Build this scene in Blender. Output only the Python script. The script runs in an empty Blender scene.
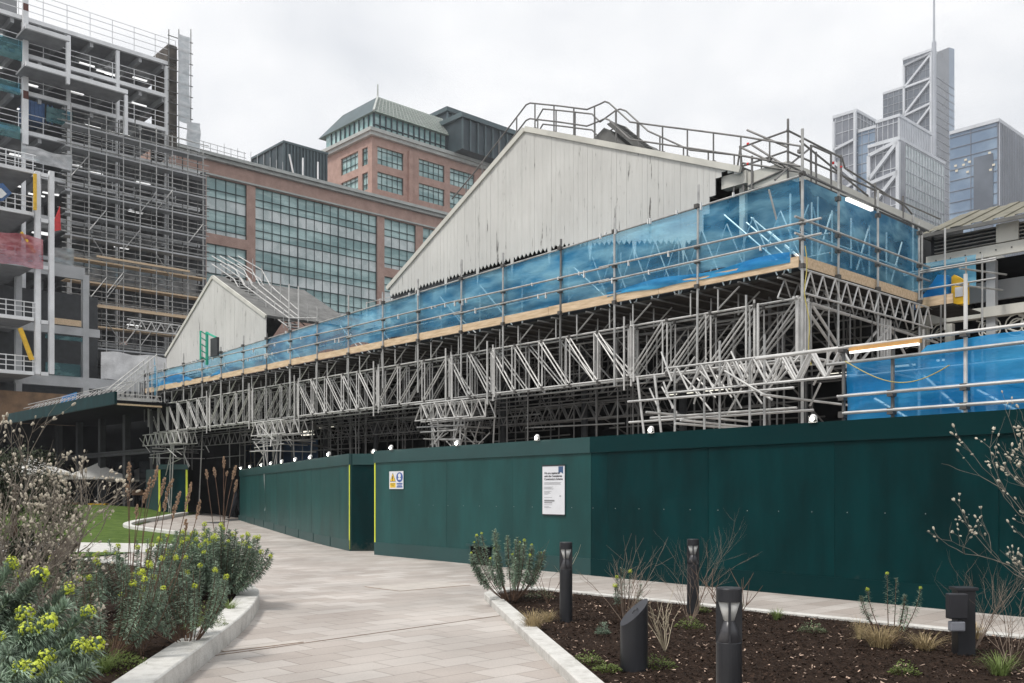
import bpy, bmesh, math, random
from mathutils import Vector, Matrix, noise as mnoise
random.seed(7)
R = math.radians
scene = bpy.context.scene
C = scene.collection
F, CX, HY, E = 950.0, 512.0, 493.0, 1.62
TH = math.atan2(.680, .733)
V2 = Vector((math.cos(TH), math.sin(TH))); U2 = Vector((-V2.y, V2.x)); P0 = Vector((6.37, 21.0))

# ------------------------------------------------------------------ helpers
def W(s, t, z=0.0):
    p = P0 + V2 * s + U2 * t
    return Vector((p.x, p.y, z))
def P(px, py, Y): return Vector(((px - CX) * Y / F, Y, E + (HY - py) * Y / F))
def G(px, py, z=0.0):
    Y = F * (E - z) / (py - HY); return Vector(((px - CX) * Y / F, Y, z))
def on_u(px, py, s):                        # plane parallel to the long face at offset s -> (t, z)
    d = Vector(((px - CX) / F, 1.0)); l = (s + P0.dot(V2)) / d.dot(V2)
    return (d * l - P0).dot(U2), E + l * (HY - py) / F
def on_v(px, py, t):                        # plane parallel to the end face at offset t -> (s, z)
    d = Vector(((px - CX) / F, 1.0)); l = (t + P0.dot(U2)) / d.dot(U2)
    return (d * l - P0).dot(V2), E + l * (HY - py) / F
def st(p): q = Vector((p[0], p[1])) - P0; return q.dot(V2), q.dot(U2)
def ss(a, b, x):
    x = min(1, max(0, (x - a) / (b - a))); return x * x * (3 - 2 * x)
def gh(x, y): return .3 * ss(27, 47, y) + .7 * min(1, max(0, (-12.5 - x) / 8)) * ss(28, 45, y) * (1 - ss(48, 51, y) * ss(15, 18, -x))
def grid(v): return W(v[0], v[1], v[2])

class MB:
    def __init__(s, tf=None): s.v = []; s.f = []; s.m = []; s.tf = tf
    def add(s, vs, fs, mi=0):
        o = len(s.v)
        for v in vs: s.v.append(Vector(s.tf(v)) if s.tf else Vector(v))
        for f in fs: s.f.append([o + i for i in f]); s.m.append(mi)
        return s
    def box(s, x0, x1, y0, y1, z0, z1, mi=0):
        vs = [(x, y, z) for z in (z0, z1) for y in (y0, y1) for x in (x0, x1)]
        return s.add(vs, [(0, 2, 3, 1), (4, 5, 7, 6), (0, 1, 5, 4), (2, 6, 7, 3), (0, 4, 6, 2), (1, 3, 7, 5)], mi)
    def bar(s, a, b, w, h, mi=0):            # box bar from a to b, w sideways, h up; ends at a, b
        a = Vector(a); b = Vector(b); d = (b - a).normalized()
        up = Vector((0, 0, 1)) if abs(d.z) < .95 else Vector((0, 1, 0))
        sd = d.cross(up).normalized(); u2 = sd.cross(d)
        vs = [p + sd * i * w / 2 + u2 * j * h / 2 for p in (a, b) for i, j in ((-1, -1), (1, -1), (1, 1), (-1, 1))]
        return s.add(vs, [(0, 1, 2, 3), (7, 6, 5, 4), (0, 4, 5, 1), (1, 5, 6, 2), (2, 6, 7, 3), (3, 7, 4, 0)], mi)
    def tube(s, a, b, r, n=6, r2=None, mi=0, caps=True):
        a = Vector(a); b = Vector(b); r2 = r if r2 is None else r2
        d = b - a
        if d.length < 1e-6: return s
        d.normalize(); up = Vector((0, 0, 1)) if abs(d.z) < .9 else Vector((1, 0, 0))
        x = d.cross(up).normalized(); y = d.cross(x)
        vs = []
        for p, rr in ((a, r), (b, r2)):
            for i in range(n):
                t = 2 * math.pi * i / n; vs.append(p + x * math.cos(t) * rr + y * math.sin(t) * rr)
        fs = [(i, i + n, (i + 1) % n + n, (i + 1) % n) for i in range(n)]
        if caps: fs += [list(range(n)), list(range(2 * n - 1, n - 1, -1))]
        return s.add(vs, fs, mi)
    def path(s, pts, r, n=6, mi=0):
        for a, b in zip(pts[:-1], pts[1:]): s.tube(a, b, r, n, mi=mi)
        return s
    def prism(s, poly, vec, mi=0):           # polygon of 3D points extruded by vec
        n = len(poly); vec = Vector(vec); a = [Vector(p) for p in poly]
        return s.add(a + [p + vec for p in a], [list(range(n))[::-1], list(range(n, 2 * n))] +
                     [(i, (i + 1) % n, (i + 1) % n + n, i + n) for i in range(n)], mi)
    def lathe(s, c, prof, n=16, mi=0):
        vs = []; fs = []
        for r, z in prof:
            for i in range(n):
                t = 2 * math.pi * i / n; vs.append((c[0] + r * math.cos(t), c[1] + r * math.sin(t), c[2] + z))
        for k in range(len(prof) - 1):
            for i in range(n): fs.append((k * n + i, k * n + (i + 1) % n, (k + 1) * n + (i + 1) % n, (k + 1) * n + i))
        fs += [list(range(n))[::-1], list(range((len(prof) - 1) * n, len(prof) * n))]
        return s.add(vs, fs, mi)
    def blob(s, c, r, n=6, m=4, ax=None, mi=0):
        vs = []; fs = []; ax = ax or Matrix.Identity(3)
        for k in range(m + 1):
            ph = math.pi * k / m
            for i in range(n):
                t = 2 * math.pi * i / n
                vs.append(Vector(c) + ax @ Vector((r[0] * math.sin(ph) * math.cos(t), r[1] * math.sin(ph) * math.sin(t), r[2] * math.cos(ph))))
        for k in range(m):
            for i in range(n): fs.append((k * n + i, (k + 1) * n + i, (k + 1) * n + (i + 1) % n, k * n + (i + 1) % n))
        return s.add(vs, fs, mi)
    def build(s, name, mats, parent=None, loc=None, rotz=0, smooth=False, bevel=0):
        me = bpy.data.meshes.new(name); o = bpy.data.objects.new(name, me); C.objects.link(o)
        if parent is not None:
            o.parent = parent; M = mw(parent).inverted()
        else:
            if loc is None:
                n = max(1, len(s.v)); loc = (sum(v.x for v in s.v) / n, sum(v.y for v in s.v) / n, min(v.z for v in s.v))
            o.location = loc; o.rotation_euler = (0, 0, rotz); M = (Matrix.Translation(loc) @ Matrix.Rotation(rotz, 4, 'Z')).inverted()
        me.from_pydata([M @ v for v in s.v], [], s.f)
        for m in (mats if isinstance(mats, (list, tuple)) else [mats]): me.materials.append(m)
        me.polygons.foreach_set('material_index', s.m)
        if smooth: me.polygons.foreach_set('use_smooth', [True] * len(s.f))
        me.update()
        if bevel:
            b = o.modifiers.new('b', 'BEVEL'); b.width = bevel; b.segments = 2; b.limit_method = 'ANGLE'
        return o
def mw(o):
    M = Matrix.Translation(o.location) @ Matrix.Rotation(o.rotation_euler.z, 4, 'Z') @ Matrix.Diagonal((*o.scale, 1))
    return mw(o.parent) @ M if o.parent else M
def tag(o, label, cat, group=None):
    o['label'] = label; o['category'] = cat
    if group: o['group'] = group
    return o
def thing(name, label, cat, loc, rotz=0, group=None):
    o = bpy.data.objects.new(name, None); C.objects.link(o); o.location = loc; o.rotation_euler = (0, 0, rotz)
    return tag(o, label, cat, group)
def gthing(name, label, cat, s, t, z=0, group=None): return thing(name, label, cat, W(s, t, z), TH, group)
def struct(o, kind='structure'): o['kind'] = kind; return o
def dup(o, loc, rotz=0, label=None, group=None, parent=None, scale=None):
    c = o.copy(); C.objects.link(c); c.parent = parent
    if parent is None:
        c.location = loc; c.rotation_euler = (0, 0, rotz)
        if label: c['label'] = label
        if group: c['group'] = group
        if scale: c.scale = (scale, scale, scale)
    for ch in list(o.children): dup(ch, None, parent=c)
    return c

# ------------------------------------------------------------------ materials
class N:
    def __init__(s, m): s.t = m.node_tree; s.n = s.t.nodes; s.l = s.t.links
    def new(s, ty, **k):
        n = s.n.new(ty)
        for a, b in k.items():
            if a.startswith('_'): n.inputs[a[1:].replace('_', ' ')].default_value = b
            else: setattr(n, a, b)
        return n
    def link(s, a, b): s.l.new(a, b)
def mat(name, col, rough=.6, metal=0, var=.15, nscale=3, bump=0, bscale=30, stretch=None, island=0, emit=None, spec=.5, col2=None, trans=0, ramp=(.35, .65), objr=0, splash=None):
    m = bpy.data.materials.new(name); m.use_nodes = True; k = N(m); b = k.n['Principled BSDF']
    b.inputs['Roughness'].default_value = rough; b.inputs['Metallic'].default_value = metal
    b.inputs['Specular IOR Level'].default_value = spec
    if emit:
        b.inputs['Emission Color'].default_value = (*emit[:3], 1); b.inputs['Emission Strength'].default_value = emit[3]
    tc = k.new('ShaderNodeTexCoord'); vec = tc.outputs['Object']
    if stretch:
        mp = k.new('ShaderNodeMapping'); mp.inputs['Scale'].default_value = stretch; k.link(vec, mp.inputs[0]); vec = mp.outputs[0]
    nz = k.new('ShaderNodeTexNoise', _Scale=nscale, _Detail=5.0, _Roughness=.6); k.link(vec, nz.inputs['Vector'])
    rp = k.new('ShaderNodeValToRGB'); k.link(nz.outputs['Fac'], rp.inputs[0])
    c2 = col2 or tuple(min(1, c * (1 + var)) for c in col); c1 = col if col2 else tuple(c * (1 - var) for c in col)
    rp.color_ramp.elements[0].position = ramp[0]; rp.color_ramp.elements[1].position = ramp[1]
    rp.color_ramp.elements[0].color = (*c1, 1); rp.color_ramp.elements[1].color = (*c2, 1)
    out = rp.outputs[0]
    if island:
        g = k.new('ShaderNodeNewGeometry'); mr = k.new('ShaderNodeMapRange'); k.link(g.outputs['Random Per Island'], mr.inputs[0])
        mr.inputs['To Min'].default_value = 1 - island; mr.inputs['To Max'].default_value = 1 + island
        mx = k.new('ShaderNodeMix', data_type='RGBA', blend_type='MULTIPLY'); mx.inputs[0].default_value = 1
        k.link(out, mx.inputs[6]); k.link(mr.outputs[0], mx.inputs[7]); out = mx.outputs[2]
    if objr:
        oi = k.new('ShaderNodeObjectInfo'); mr = k.new('ShaderNodeMapRange'); k.link(oi.outputs['Random'], mr.inputs[0]); mr.inputs['To Min'].default_value = 1 - objr; mr.inputs['To Max'].default_value = 1 + objr
        mx = k.new('ShaderNodeMix', data_type='RGBA', blend_type='MULTIPLY'); mx.inputs[0].default_value = 1; k.link(out, mx.inputs[6]); k.link(mr.outputs[0], mx.inputs[7]); out = mx.outputs[2]
    if splash:                                  # dried mud splashes and scuffs, strongest near the foot
        gm = k.new('ShaderNodeNewGeometry'); sp = k.new('ShaderNodeSeparateXYZ'); k.link(gm.outputs['Position'], sp.inputs[0])
        mr = k.new('ShaderNodeMapRange', _From_Min=0.0, _From_Max=.5, _To_Min=.30, _To_Max=.0); k.link(sp.outputs[2], mr.inputs[0])
        nn = k.new('ShaderNodeTexNoise', _Scale=7.0, _Detail=8.0, _Roughness=.7); k.link(gm.outputs['Position'], nn.inputs['Vector'])
        ad = k.new('ShaderNodeMath', operation='ADD'); k.link(nn.outputs['Fac'], ad.inputs[0]); k.link(mr.outputs[0], ad.inputs[1])
        m2 = k.new('ShaderNodeMapRange', _From_Min=.66, _From_Max=1.0, _To_Min=0.0, _To_Max=.55); k.link(ad.outputs[0], m2.inputs[0])
        mx = k.new('ShaderNodeMix', data_type='RGBA'); k.link(m2.outputs[0], mx.inputs[0]); k.link(out, mx.inputs[6]); mx.inputs[7].default_value = (*splash, 1); out = mx.outputs[2]
    k.link(out, b.inputs['Base Color'])
    if bump:
        n2 = k.new('ShaderNodeTexNoise', _Scale=bscale, _Detail=4.0); k.link(tc.outputs['Object'], n2.inputs['Vector'])
        bp = k.new('ShaderNodeBump', _Strength=bump, _Distance=.02); k.link(n2.outputs['Fac'], bp.inputs['Height']); k.link(bp.outputs[0], b.inputs['Normal'])
    if trans:
        o = k.n['Material Output']; tr = k.new('ShaderNodeBsdfTranslucent'); mx = k.new('ShaderNodeMixShader'); mx.inputs[0].default_value = trans
        k.link(out, tr.inputs[0]); k.link(b.outputs[0], mx.inputs[1]); k.link(tr.outputs[0], mx.inputs[2]); k.link(mx.outputs[0], o.inputs[0])
    return m

M = {}
M['galv'] = mat('galvanised_tube', (.30, .30, .295), .45, .35, .3, 2.2, col2=(.50, .50, .485))
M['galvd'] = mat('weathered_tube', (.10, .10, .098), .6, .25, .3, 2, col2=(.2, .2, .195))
M['alu'] = mat('aluminium_tube', (.46, .455, .44), .42, .3, .2, 2, col2=(.68, .67, .65))
M['rail'] = mat('dark_rail_tube', (.16, .155, .15), .5, .3, .25, 3)
M['clamp'] = mat('clamp_steel', (.10, .095, .09), .6, .4)
M['wood'] = mat('scaffold_board_timber', (.50, .36, .22), .75, 0, .2, 4, stretch=(4, .5, 4), col2=(.70, .54, .37))
M['deck'] = mat('deck_boards_underside', (.04, .036, .032), .85, 0, .3, 3, spec=.1)  # shade beneath the boards is put into this near-black timber tone
M['dark'] = mat('dark_interior', (.010, .011, .012), .9, 0, .3, 2, spec=.05)  # near-black tone paints interior shade into walls, ceilings and openings
M['dark2'] = mat('dark_steel', (.03, .033, .036), .6, .2, .3, 2)
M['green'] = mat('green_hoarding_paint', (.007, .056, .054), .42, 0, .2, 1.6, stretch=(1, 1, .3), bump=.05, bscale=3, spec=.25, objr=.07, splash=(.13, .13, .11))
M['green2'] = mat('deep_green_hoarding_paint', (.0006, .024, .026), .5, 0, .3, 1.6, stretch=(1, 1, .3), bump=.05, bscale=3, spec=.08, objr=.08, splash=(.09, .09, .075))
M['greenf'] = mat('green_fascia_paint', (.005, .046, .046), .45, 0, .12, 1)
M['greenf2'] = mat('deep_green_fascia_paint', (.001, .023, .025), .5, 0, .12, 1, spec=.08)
M['yellow'] = mat('hi_vis_yellow_tape', (.62, .68, .05), .5, 0, .1)
M['white'] = mat('white_paint', (.72, .72, .71), .5, 0, .08)
M['wsteel'] = mat('white_painted_steel', (.74, .75, .76), .5, 0, .12, .5)
M['gsteel'] = mat('grey_primer_steel', (.40, .41, .42), .6, 0, .15, .5)
M['soffit'] = mat('profiled_deck_soffit', (.27, .275, .285), .7, .1, .15, 1)
M['conc'] = mat('pale_kerb_concrete', (.46, .45, .42), .8, 0, .1, 5, bump=.5, bscale=50, col2=(.62, .61, .58), ramp=(.3, .5), splash=(.30, .28, .25))
M['cream'] = mat('cream_panel', (.55, .54, .49), .7, 0, .12, 1)
M['brick'] = mat('pinkish_brick', (.35, .225, .185), .8, 0, .1, .8, col2=(.45, .30, .25), bump=.2, bscale=3)
M['stone'] = mat('pale_stone_cornice', (.42, .44, .42), .7, 0, .1, 1)
M['lead'] = mat('dark_plant_cladding', (.035, .055, .065), .5, .2, .2, .5)
M['lead2'] = mat('teal_grey_cladding', (.075, .11, .12), .5, .2, .15, .5)
M['hiproof'] = mat('patterned_lead_roof', (.22, .27, .235), .6, .1, .15, 1.5)
M['mull'] = mat('dark_mullion', (.02, .04, .045), .5, .2)
M['slate'] = mat('weathered_slate', (.13, .13, .125), .7, 0, .3, 2)
M['black'] = mat('bollard_powder_coat', (.018, .019, .023), .38, .1, .2, 3, bump=.04, bscale=200)
M['lens'] = mat('frosted_lens', (.50, .50, .48), .25, 0, .05)
M['lamp'] = mat('lamp_lens', (1, 1, .95), .4, 0, 0, emit=(1, .96, .86, 22))
M['tubelamp'] = mat('strip_light_lens', (1, 1, 1), .4, 0, 0, emit=(1, .99, .95, 1.0))
M['tubelampd'] = mat('ceiling_strip_lens', (1, 1, 1), .4, 0, 0, emit=(1, .95, .8, 1.1))
M['officelamp'] = mat('site_strip_lens', (1, 1, 1), .4, 0, 0, emit=(1, 1, .98, .8))
M['orange'] = mat('orange_batten', (.55, .30, .10), .6)
M['ygold'] = mat('yellow_box_plastic', (.75, .45, .02), .5)
M['red'] = mat('red_plastic', (.62, .02, .02), .5, 0, .2)
M['teal'] = mat('teal_edge_guard', (.03, .30, .29), .5, 0, .2, .5)
M['bluebox'] = mat('blue_container_steel', (.035, .10, .24), .5, .1, .2)
M['brown'] = mat('brown_timber', (.20, .12, .065), .8, 0, .3, 1)
M['canvas'] = mat('parasol_canvas', (.72, .71, .68), .8, 0, .05, trans=.15)
M['plastic'] = mat('white_plastic_sheet', (.66, .66, .66), .55, 0, .15, 1.2, bump=.6, bscale=2)
M['stem'] = mat('woody_stem', (.12, .07, .045), .8, 0, .3, 8)
M['stem2'] = mat('pale_twig', (.20, .15, .115), .8, 0, .3, 8)
M['cane'] = mat('pale_cane', (.42, .36, .26), .7, 0, .2, 8)
M['bark'] = mat('magnolia_bark', (.19, .165, .135), .85, 0, .3, 12, bump=.4, bscale=80)
M['bud'] = mat('furry_magnolia_bud', (.50, .45, .36), .9, 0, .2, 40, island=.25, bump=.5, bscale=400)
M['petal'] = mat('opening_petal', (.60, .55, .45), .7, 0, .1, 20, island=.2, trans=.2)
M['euph'] = mat('bluegreen_leaf', (.20, .27, .195), .65, 0, .35, 2.5, island=.5, trans=.12)
M['euph2'] = mat('midgreen_leaf', (.16, .205, .11), .6, 0, .35, 4, island=.4, trans=.12)
M['lime'] = mat('lime_bract', (.50, .57, .055), .6, 0, .15, 30, island=.25, trans=.15)
M['lowgreen'] = mat('low_green_leaf', (.14, .19, .045), .7, 0, .2, 4, island=.35, trans=.1)
M['straw'] = mat('straw_blade', (.36, .28, .15), .8, 0, .2, 4, island=.35, trans=.1)
M['grassb'] = mat('green_blade', (.16, .22, .06), .7, 0, .2, 4, island=.35, trans=.1)
M['spike'] = mat('rusty_seed_spike', (.30, .20, .13), .9, 0, .25, 40, island=.25)
M['yew'] = mat('dark_yew_needle', (.035, .048, .022), .7, 0, .3, 4, island=.4)
M['skin'] = mat('skin', (.45, .28, .2), .6)
M['cloth'] = mat('dark_clothing', (.012, .014, .02), .8)
M['skyglass'] = None

def glass_mat(name, c1, c2, rough=.12, sc=.25, stretch=(1, 1, 1), metal=0.0, spec=.9):
    m = mat(name, c1, rough, metal, 0, sc, col2=c2, stretch=stretch, spec=spec, ramp=(.42, .58)); return m  # noise between two tints paints uneven reflections into the glass
M['tealglass'] = glass_mat('teal_glass', (.17, .31, .31), (.42, .60, .59), .08, .3, (.35, 1, 1.6))
M['paleglass'] = glass_mat('pale_spandrel_glass', (.40, .48, .48), (.62, .68, .68), .2, .3)
M['blueglass'] = glass_mat('pale_blue_tower_glass', (.11, .18, .28), (.24, .33, .44), .12, .04)
M['greyglass'] = glass_mat('grey_tower_glass', (.11, .12, .15), (.19, .20, .23), .15, .05)
M['darkglass'] = glass_mat('dark_tower_glass', (.045, .06, .085), (.09, .11, .14), .15, .05)
M['lightclad'] = mat('pale_tower_cladding', (.56, .58, .61), .5, 0, .08, .1)
M['dimwin'] = mat('lit_office_window', (.5, .45, .35), .4, 0, .05, emit=(1, .85, .6, .15))
M['midclad'] = mat('mid_tower_cladding', (.36, .38, .42), .5, 0, .1, .1)

def gable_mat():
    m = bpy.data.materials.new('weathered_cream_boarding'); m.use_nodes = True; k = N(m); b = k.n['Principled BSDF']
    tc = k.new('ShaderNodeTexCoord'); sp = k.new('ShaderNodeSeparateXYZ'); k.link(tc.outputs['Object'], sp.inputs[0])
    mp = k.new('ShaderNodeMapping'); mp.inputs['Scale'].default_value = (1, 4.5, .5); k.link(tc.outputs['Object'], mp.inputs[0])
    n1 = k.new('ShaderNodeTexNoise', _Scale=1.7, _Detail=8.0, _Roughness=.72); k.link(mp.outputs[0], n1.inputs['Vector'])
    rp = k.new('ShaderNodeValToRGB'); k.link(n1.outputs['Fac'], rp.inputs[0])
    e = rp.color_ramp.elements; e[0].position = .35; e[0].color = (.09, .085, .08, 1); e[1].position = .385; e[1].color = (.53, .525, .50, 1)
    e2 = rp.color_ramp.elements.new(.65); e2.color = (.585, .58, .555, 1)
    n2 = k.new('ShaderNodeTexNoise', _Scale=.5, _Detail=4.0); k.link(tc.outputs['Object'], n2.inputs['Vector'])
    mr = k.new('ShaderNodeMapRange', _From_Min=.3, _From_Max=.7, _To_Min=.9, _To_Max=1.05); k.link(n2.outputs['Fac'], mr.inputs[0])
    mx = k.new('ShaderNodeMix', data_type='RGBA', blend_type='MULTIPLY'); mx.inputs[0].default_value = 1
    k.link(rp.outputs[0], mx.inputs[6]); k.link(mr.outputs[0], mx.inputs[7]); k.link(mx.outputs[2], b.inputs['Base Color'])
    b.inputs['Roughness'].default_value = .7
    return m
M['gable'] = gable_mat()

def tarp_mat(name, c1, c2, alpha, sc=1.2):
    m = bpy.data.materials.new(name); m.use_nodes = True; k = N(m); b = k.n['Principled BSDF']; o = k.n['Material Output']
    tc = k.new('ShaderNodeTexCoord'); mp = k.new('ShaderNodeMapping'); mp.inputs['Scale'].default_value = (1, .6, 2.0); mp.inputs['Rotation'].default_value = (.5, 0, 0)
    k.link(tc.outputs['Object'], mp.inputs[0])
    n = k.new('ShaderNodeTexNoise', _Scale=sc, _Detail=5.0, _Roughness=.5, _Distortion=.25); k.link(mp.outputs[0], n.inputs['Vector'])
    rp = k.new('ShaderNodeValToRGB'); k.link(n.outputs['Fac'], rp.inputs[0])
    rp.color_ramp.elements[0].position = .38; rp.color_ramp.elements[0].color = (*c1, 1); rp.color_ramp.elements[1].position = .62; rp.color_ramp.elements[1].color = (*c2, 1)  # ramp paints fold shading and light coming through into the sheet colour
    k.link(rp.outputs[0], b.inputs['Base Color']); b.inputs['Roughness'].default_value = .33
    bp = k.new('ShaderNodeBump', _Strength=.7, _Distance=.12); k.link(n.outputs['Fac'], bp.inputs['Height']); k.link(bp.outputs[0], b.inputs['Normal'])
    tl = k.new('ShaderNodeBsdfTranslucent'); k.link(rp.outputs[0], tl.inputs[0])
    m1 = k.new('ShaderNodeMixShader'); m1.inputs[0].default_value = .45; k.link(b.outputs[0], m1.inputs[1]); k.link(tl.outputs[0], m1.inputs[2])
    tr = k.new('ShaderNodeBsdfTransparent'); tr.inputs[0].default_value = (.66, .90, 1, 1)
    nb = k.new('ShaderNodeTexNoise', _Scale=.33, _Detail=2.0); k.link(tc.outputs['Object'], nb.inputs['Vector']); av = k.new('ShaderNodeMath', operation='MULTIPLY_ADD'); av.inputs[1].default_value = .5; k.link(n.outputs['Fac'], av.inputs[0]); k.link(nb.outputs['Fac'], av.inputs[2])
    mr = k.new('ShaderNodeMapRange', _From_Min=.6, _From_Max=.9, _To_Min=alpha + .2 * alpha / .46, _To_Max=max(.03, alpha - .22)); k.link(av.outputs[0], mr.inputs[0])
    m2 = k.new('ShaderNodeMixShader'); k.link(mr.outputs[0], m2.inputs[0]); k.link(m1.outputs[0], m2.inputs[1]); k.link(tr.outputs[0], m2.inputs[2])
    k.link(m2.outputs[0], o.inputs[0]); return m
M['tarp'] = tarp_mat('blue_debris_sheeting', (.03, .36, .72), (.32, .74, 1.0), .50)
M['tarp2'] = tarp_mat('bright_blue_sheeting', (.008, .28, .68), (.07, .48, .88), .2)
M['tarp3'] = tarp_mat('thin_bright_blue_sheeting', (.008, .28, .68), (.07, .48, .88), .36, .8)
M['tarpr'] = tarp_mat('red_debris_netting', (.55, .10, .12), (.75, .32, .34), .35)
M['tarpt'] = tarp_mat('teal_netting', (.10, .25, .25), (.2, .38, .37), .55)
M['tarpg'] = tarp_mat('grey_debris_netting', (.50, .505, .51), (.7, .7, .7), .4)
M['tarpw'] = tarp_mat('white_monoflex', (.60, .61, .62), (.8, .8, .81), .08)

def paving_mat():
    m = bpy.data.materials.new('stone_pavers'); m.use_nodes = True; k = N(m); b = k.n['Principled BSDF']
    tc = k.new('ShaderNodeTexCoord'); mp = k.new('ShaderNodeMapping'); mp.inputs['Rotation'].default_value = (0, 0, -TH); k.link(tc.outputs['Object'], mp.inputs[0])
    br = k.new('ShaderNodeTexBrick', _Scale=1.0, _Brick_Width=.58, _Row_Height=.345, _Mortar_Size=.0055, _Mortar_Smooth=.3, _Bias=0.0)
    br.offset = .42; br.inputs['Color1'].default_value = (.42, .37, .335, 1); br.inputs['Color2'].default_value = (.54, .50, .465, 1); br.inputs['Mortar'].default_value = (.20, .17, .145, 1)
    k.link(mp.outputs[0], br.inputs['Vector'])
    n = k.new('ShaderNodeTexNoise', _Scale=.55, _Detail=6.0); k.link(tc.outputs['Object'], n.inputs['Vector'])
    mr = k.new('ShaderNodeMapRange', _From_Min=.3, _From_Max=.7, _To_Min=.76, _To_Max=1.08); k.link(n.outputs['Fac'], mr.inputs[0])
    n3 = k.new('ShaderNodeTexNoise', _Scale=45.0, _Detail=6.0); k.link(tc.outputs['Object'], n3.inputs['Vector'])
    mr3 = k.new('ShaderNodeMapRange', _From_Min=.3, _From_Max=.7, _To_Min=.9, _To_Max=1.06); k.link(n3.outputs['Fac'], mr3.inputs[0])
    mu = k.new('ShaderNodeMath', operation='MULTIPLY'); k.link(mr.outputs[0], mu.inputs[0]); k.link(mr3.outputs[0], mu.inputs[1])
    mx = k.new('ShaderNodeMix', data_type='RGBA', blend_type='MULTIPLY'); mx.inputs[0].default_value = 1
    k.link(br.outputs['Color'], mx.inputs[6]); k.link(mu.outputs[0], mx.inputs[7]); k.link(mx.outputs[2], b.inputs['Base Color'])
    b.inputs['Roughness'].default_value = .6; b.inputs['Specular IOR Level'].default_value = .3
    bp = k.new('ShaderNodeBump', _Strength=.25, _Distance=.01); k.link(br.outputs['Fac'], bp.inputs['Height']); bp.invert = True; k.link(bp.outputs[0], b.inputs['Normal'])
    return m
M['pave'] = paving_mat()
M['asphalt'] = mat('asphalt_ground', (.06, .06, .06), .9)
M['mulch'] = mat('dark_bark_mulch', (.018, .011, .008), .95, 0, .3, 25, bump=1, bscale=60, spec=.1, col2=(.040, .026, .019))
M['chip'] = mat('bark_chip', (.030, .019, .014), .9, 0, .4, 4, island=.75, spec=.1)
M['leafl'] = mat('dry_leaf_fragment', (.36, .26, .20), .9, 0, .3, 8, island=.5)
M['lawn'] = mat('mown_lawn', (.06, .105, .022), .9, 0, .25, 2.3, bump=.8, bscale=120, spec=.1, col2=(.115, .17, .04))

# ------------------------------------------------------------------ world, sun, camera
world = bpy.data.worlds.new("World"); scene.world = world; world.use_nodes = True
k = N(world); bg = k.n['Background']; bg.inputs['Strength'].default_value = .1
sky = k.new('ShaderNodeTexSky', sky_type='NISHITA'); sky.sun_disc = False; sky.sun_elevation = R(60); sky.sun_rotation = R(150)
tc = k.new('ShaderNodeTexCoord'); mp = k.new('ShaderNodeMapping'); mp.inputs['Scale'].default_value = (1, 1, 2.2); k.link(tc.outputs['Generated'], mp.inputs[0])
nz = k.new('ShaderNodeTexNoise', _Scale=2.6, _Detail=8.0, _Roughness=.55, _Distortion=.25); k.link(mp.outputs[0], nz.inputs['Vector'])
rp = k.new('ShaderNodeValToRGB'); k.link(nz.outputs['Fac'], rp.inputs[0])
rp.color_ramp.elements[0].position = .36; rp.color_ramp.elements[0].color = (6.5, 6.7, 7.0, 1)
rp.color_ramp.elements[1].position = .60; rp.color_ramp.elements[1].color = (8.8, 8.8, 8.8, 1)
mx = k.new('ShaderNodeMix', data_type='RGBA'); mx.inputs[0].default_value = .95
k.link(sky.outputs[0], mx.inputs[6]); k.link(rp.outputs[0], mx.inputs[7]); k.link(mx.outputs[2], bg.inputs['Color'])
sl = bpy.data.lights.new('sun', 'SUN'); sl.energy = 2.3; sl.angle = R(13); sl.color = (1, .96, .9)
so = bpy.data.objects.new('sun', sl); C.objects.link(so)
# sun stands high, behind the camera and to its left
sd = Vector((-math.sin(R(50)) * math.cos(R(60)), -math.cos(R(50)) * math.cos(R(60)), math.sin(R(60))))
so.rotation_euler = sd.to_track_quat('Z', 'Y').to_euler(); so.location = (0, 0, 60)
sky.sun_rotation = math.atan2(sd.x, sd.y)
cam = bpy.data.cameras.new('camera'); co = bpy.data.objects.new('camera', cam); C.objects.link(co); scene.camera = co
co.location = (0, 0, E); co.rotation_euler = (R(90), 0, 0); cam.sensor_width = 36; cam.lens = 36 * F / 1024
cam.shift_y = (HY - 341.5) / 1024; cam.clip_end = 5000; cam.clip_start = .05
vs = scene.view_settings; vs.view_transform = 'Standard'; vs.look = 'None'; vs.exposure = .38; vs.gamma = 1

# ------------------------------------------------------------------ ground, paving, lawn, beds
def patch(xs, ys, dz, m, name, f=None):
    mb = MB(); vs = []; fs = []
    nx, ny = len(xs), len(ys)
    for j in range(ny):
        for i in range(nx):
            x, y = f(xs[i], ys[j]) if f else (xs[i], ys[j]); vs.append((x, y, gh(x, y) + dz))
    for j in range(ny - 1):
        for i in range(nx - 1): fs.append((j * nx + i, j * nx + i + 1, (j + 1) * nx + i + 1, (j + 1) * nx + i))
    mb.add(vs, fs); return struct(mb.build(name, m, loc=(0, 0, 0), smooth=True))
patch([-650, -300, -120] + [-60 + 3 * i for i in range(41)] + [120, 400, 790], [-140, -60] + [-12 + 3 * i for i in range(26)] + [90, 200, 500, 850], -.02, M['asphalt'], 'ground')
patch([-40 + 1.5 * i for i in range(48)], [-6 + 1.5 * i for i in range(52)], 0, M['pave'], 'paving')
LR = [(26.5, -10.0), (28, -9.7), (31, -10.2), (34, -11.4), (35.5, -13.1), (37, -14.9), (41, -15.3), (46, -15.5), (50, -15.8)]
def lr(y):
    for (a, xa), (b, xb) in zip(LR[:-1], LR[1:]):
        if y <= b: return xa + (xb - xa) * max(0, (y - a) / (b - a))
    return LR[-1][1]
patch([i / 14 for i in range(15)], [29.3 + i * .9 for i in range(22)], .03, M['lawn'], 'lawn', lambda a, y: (-34 + (lr(y) + 34) * a, y))
mb = MB()                                       # short strip of lawn this side of the cross path
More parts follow.
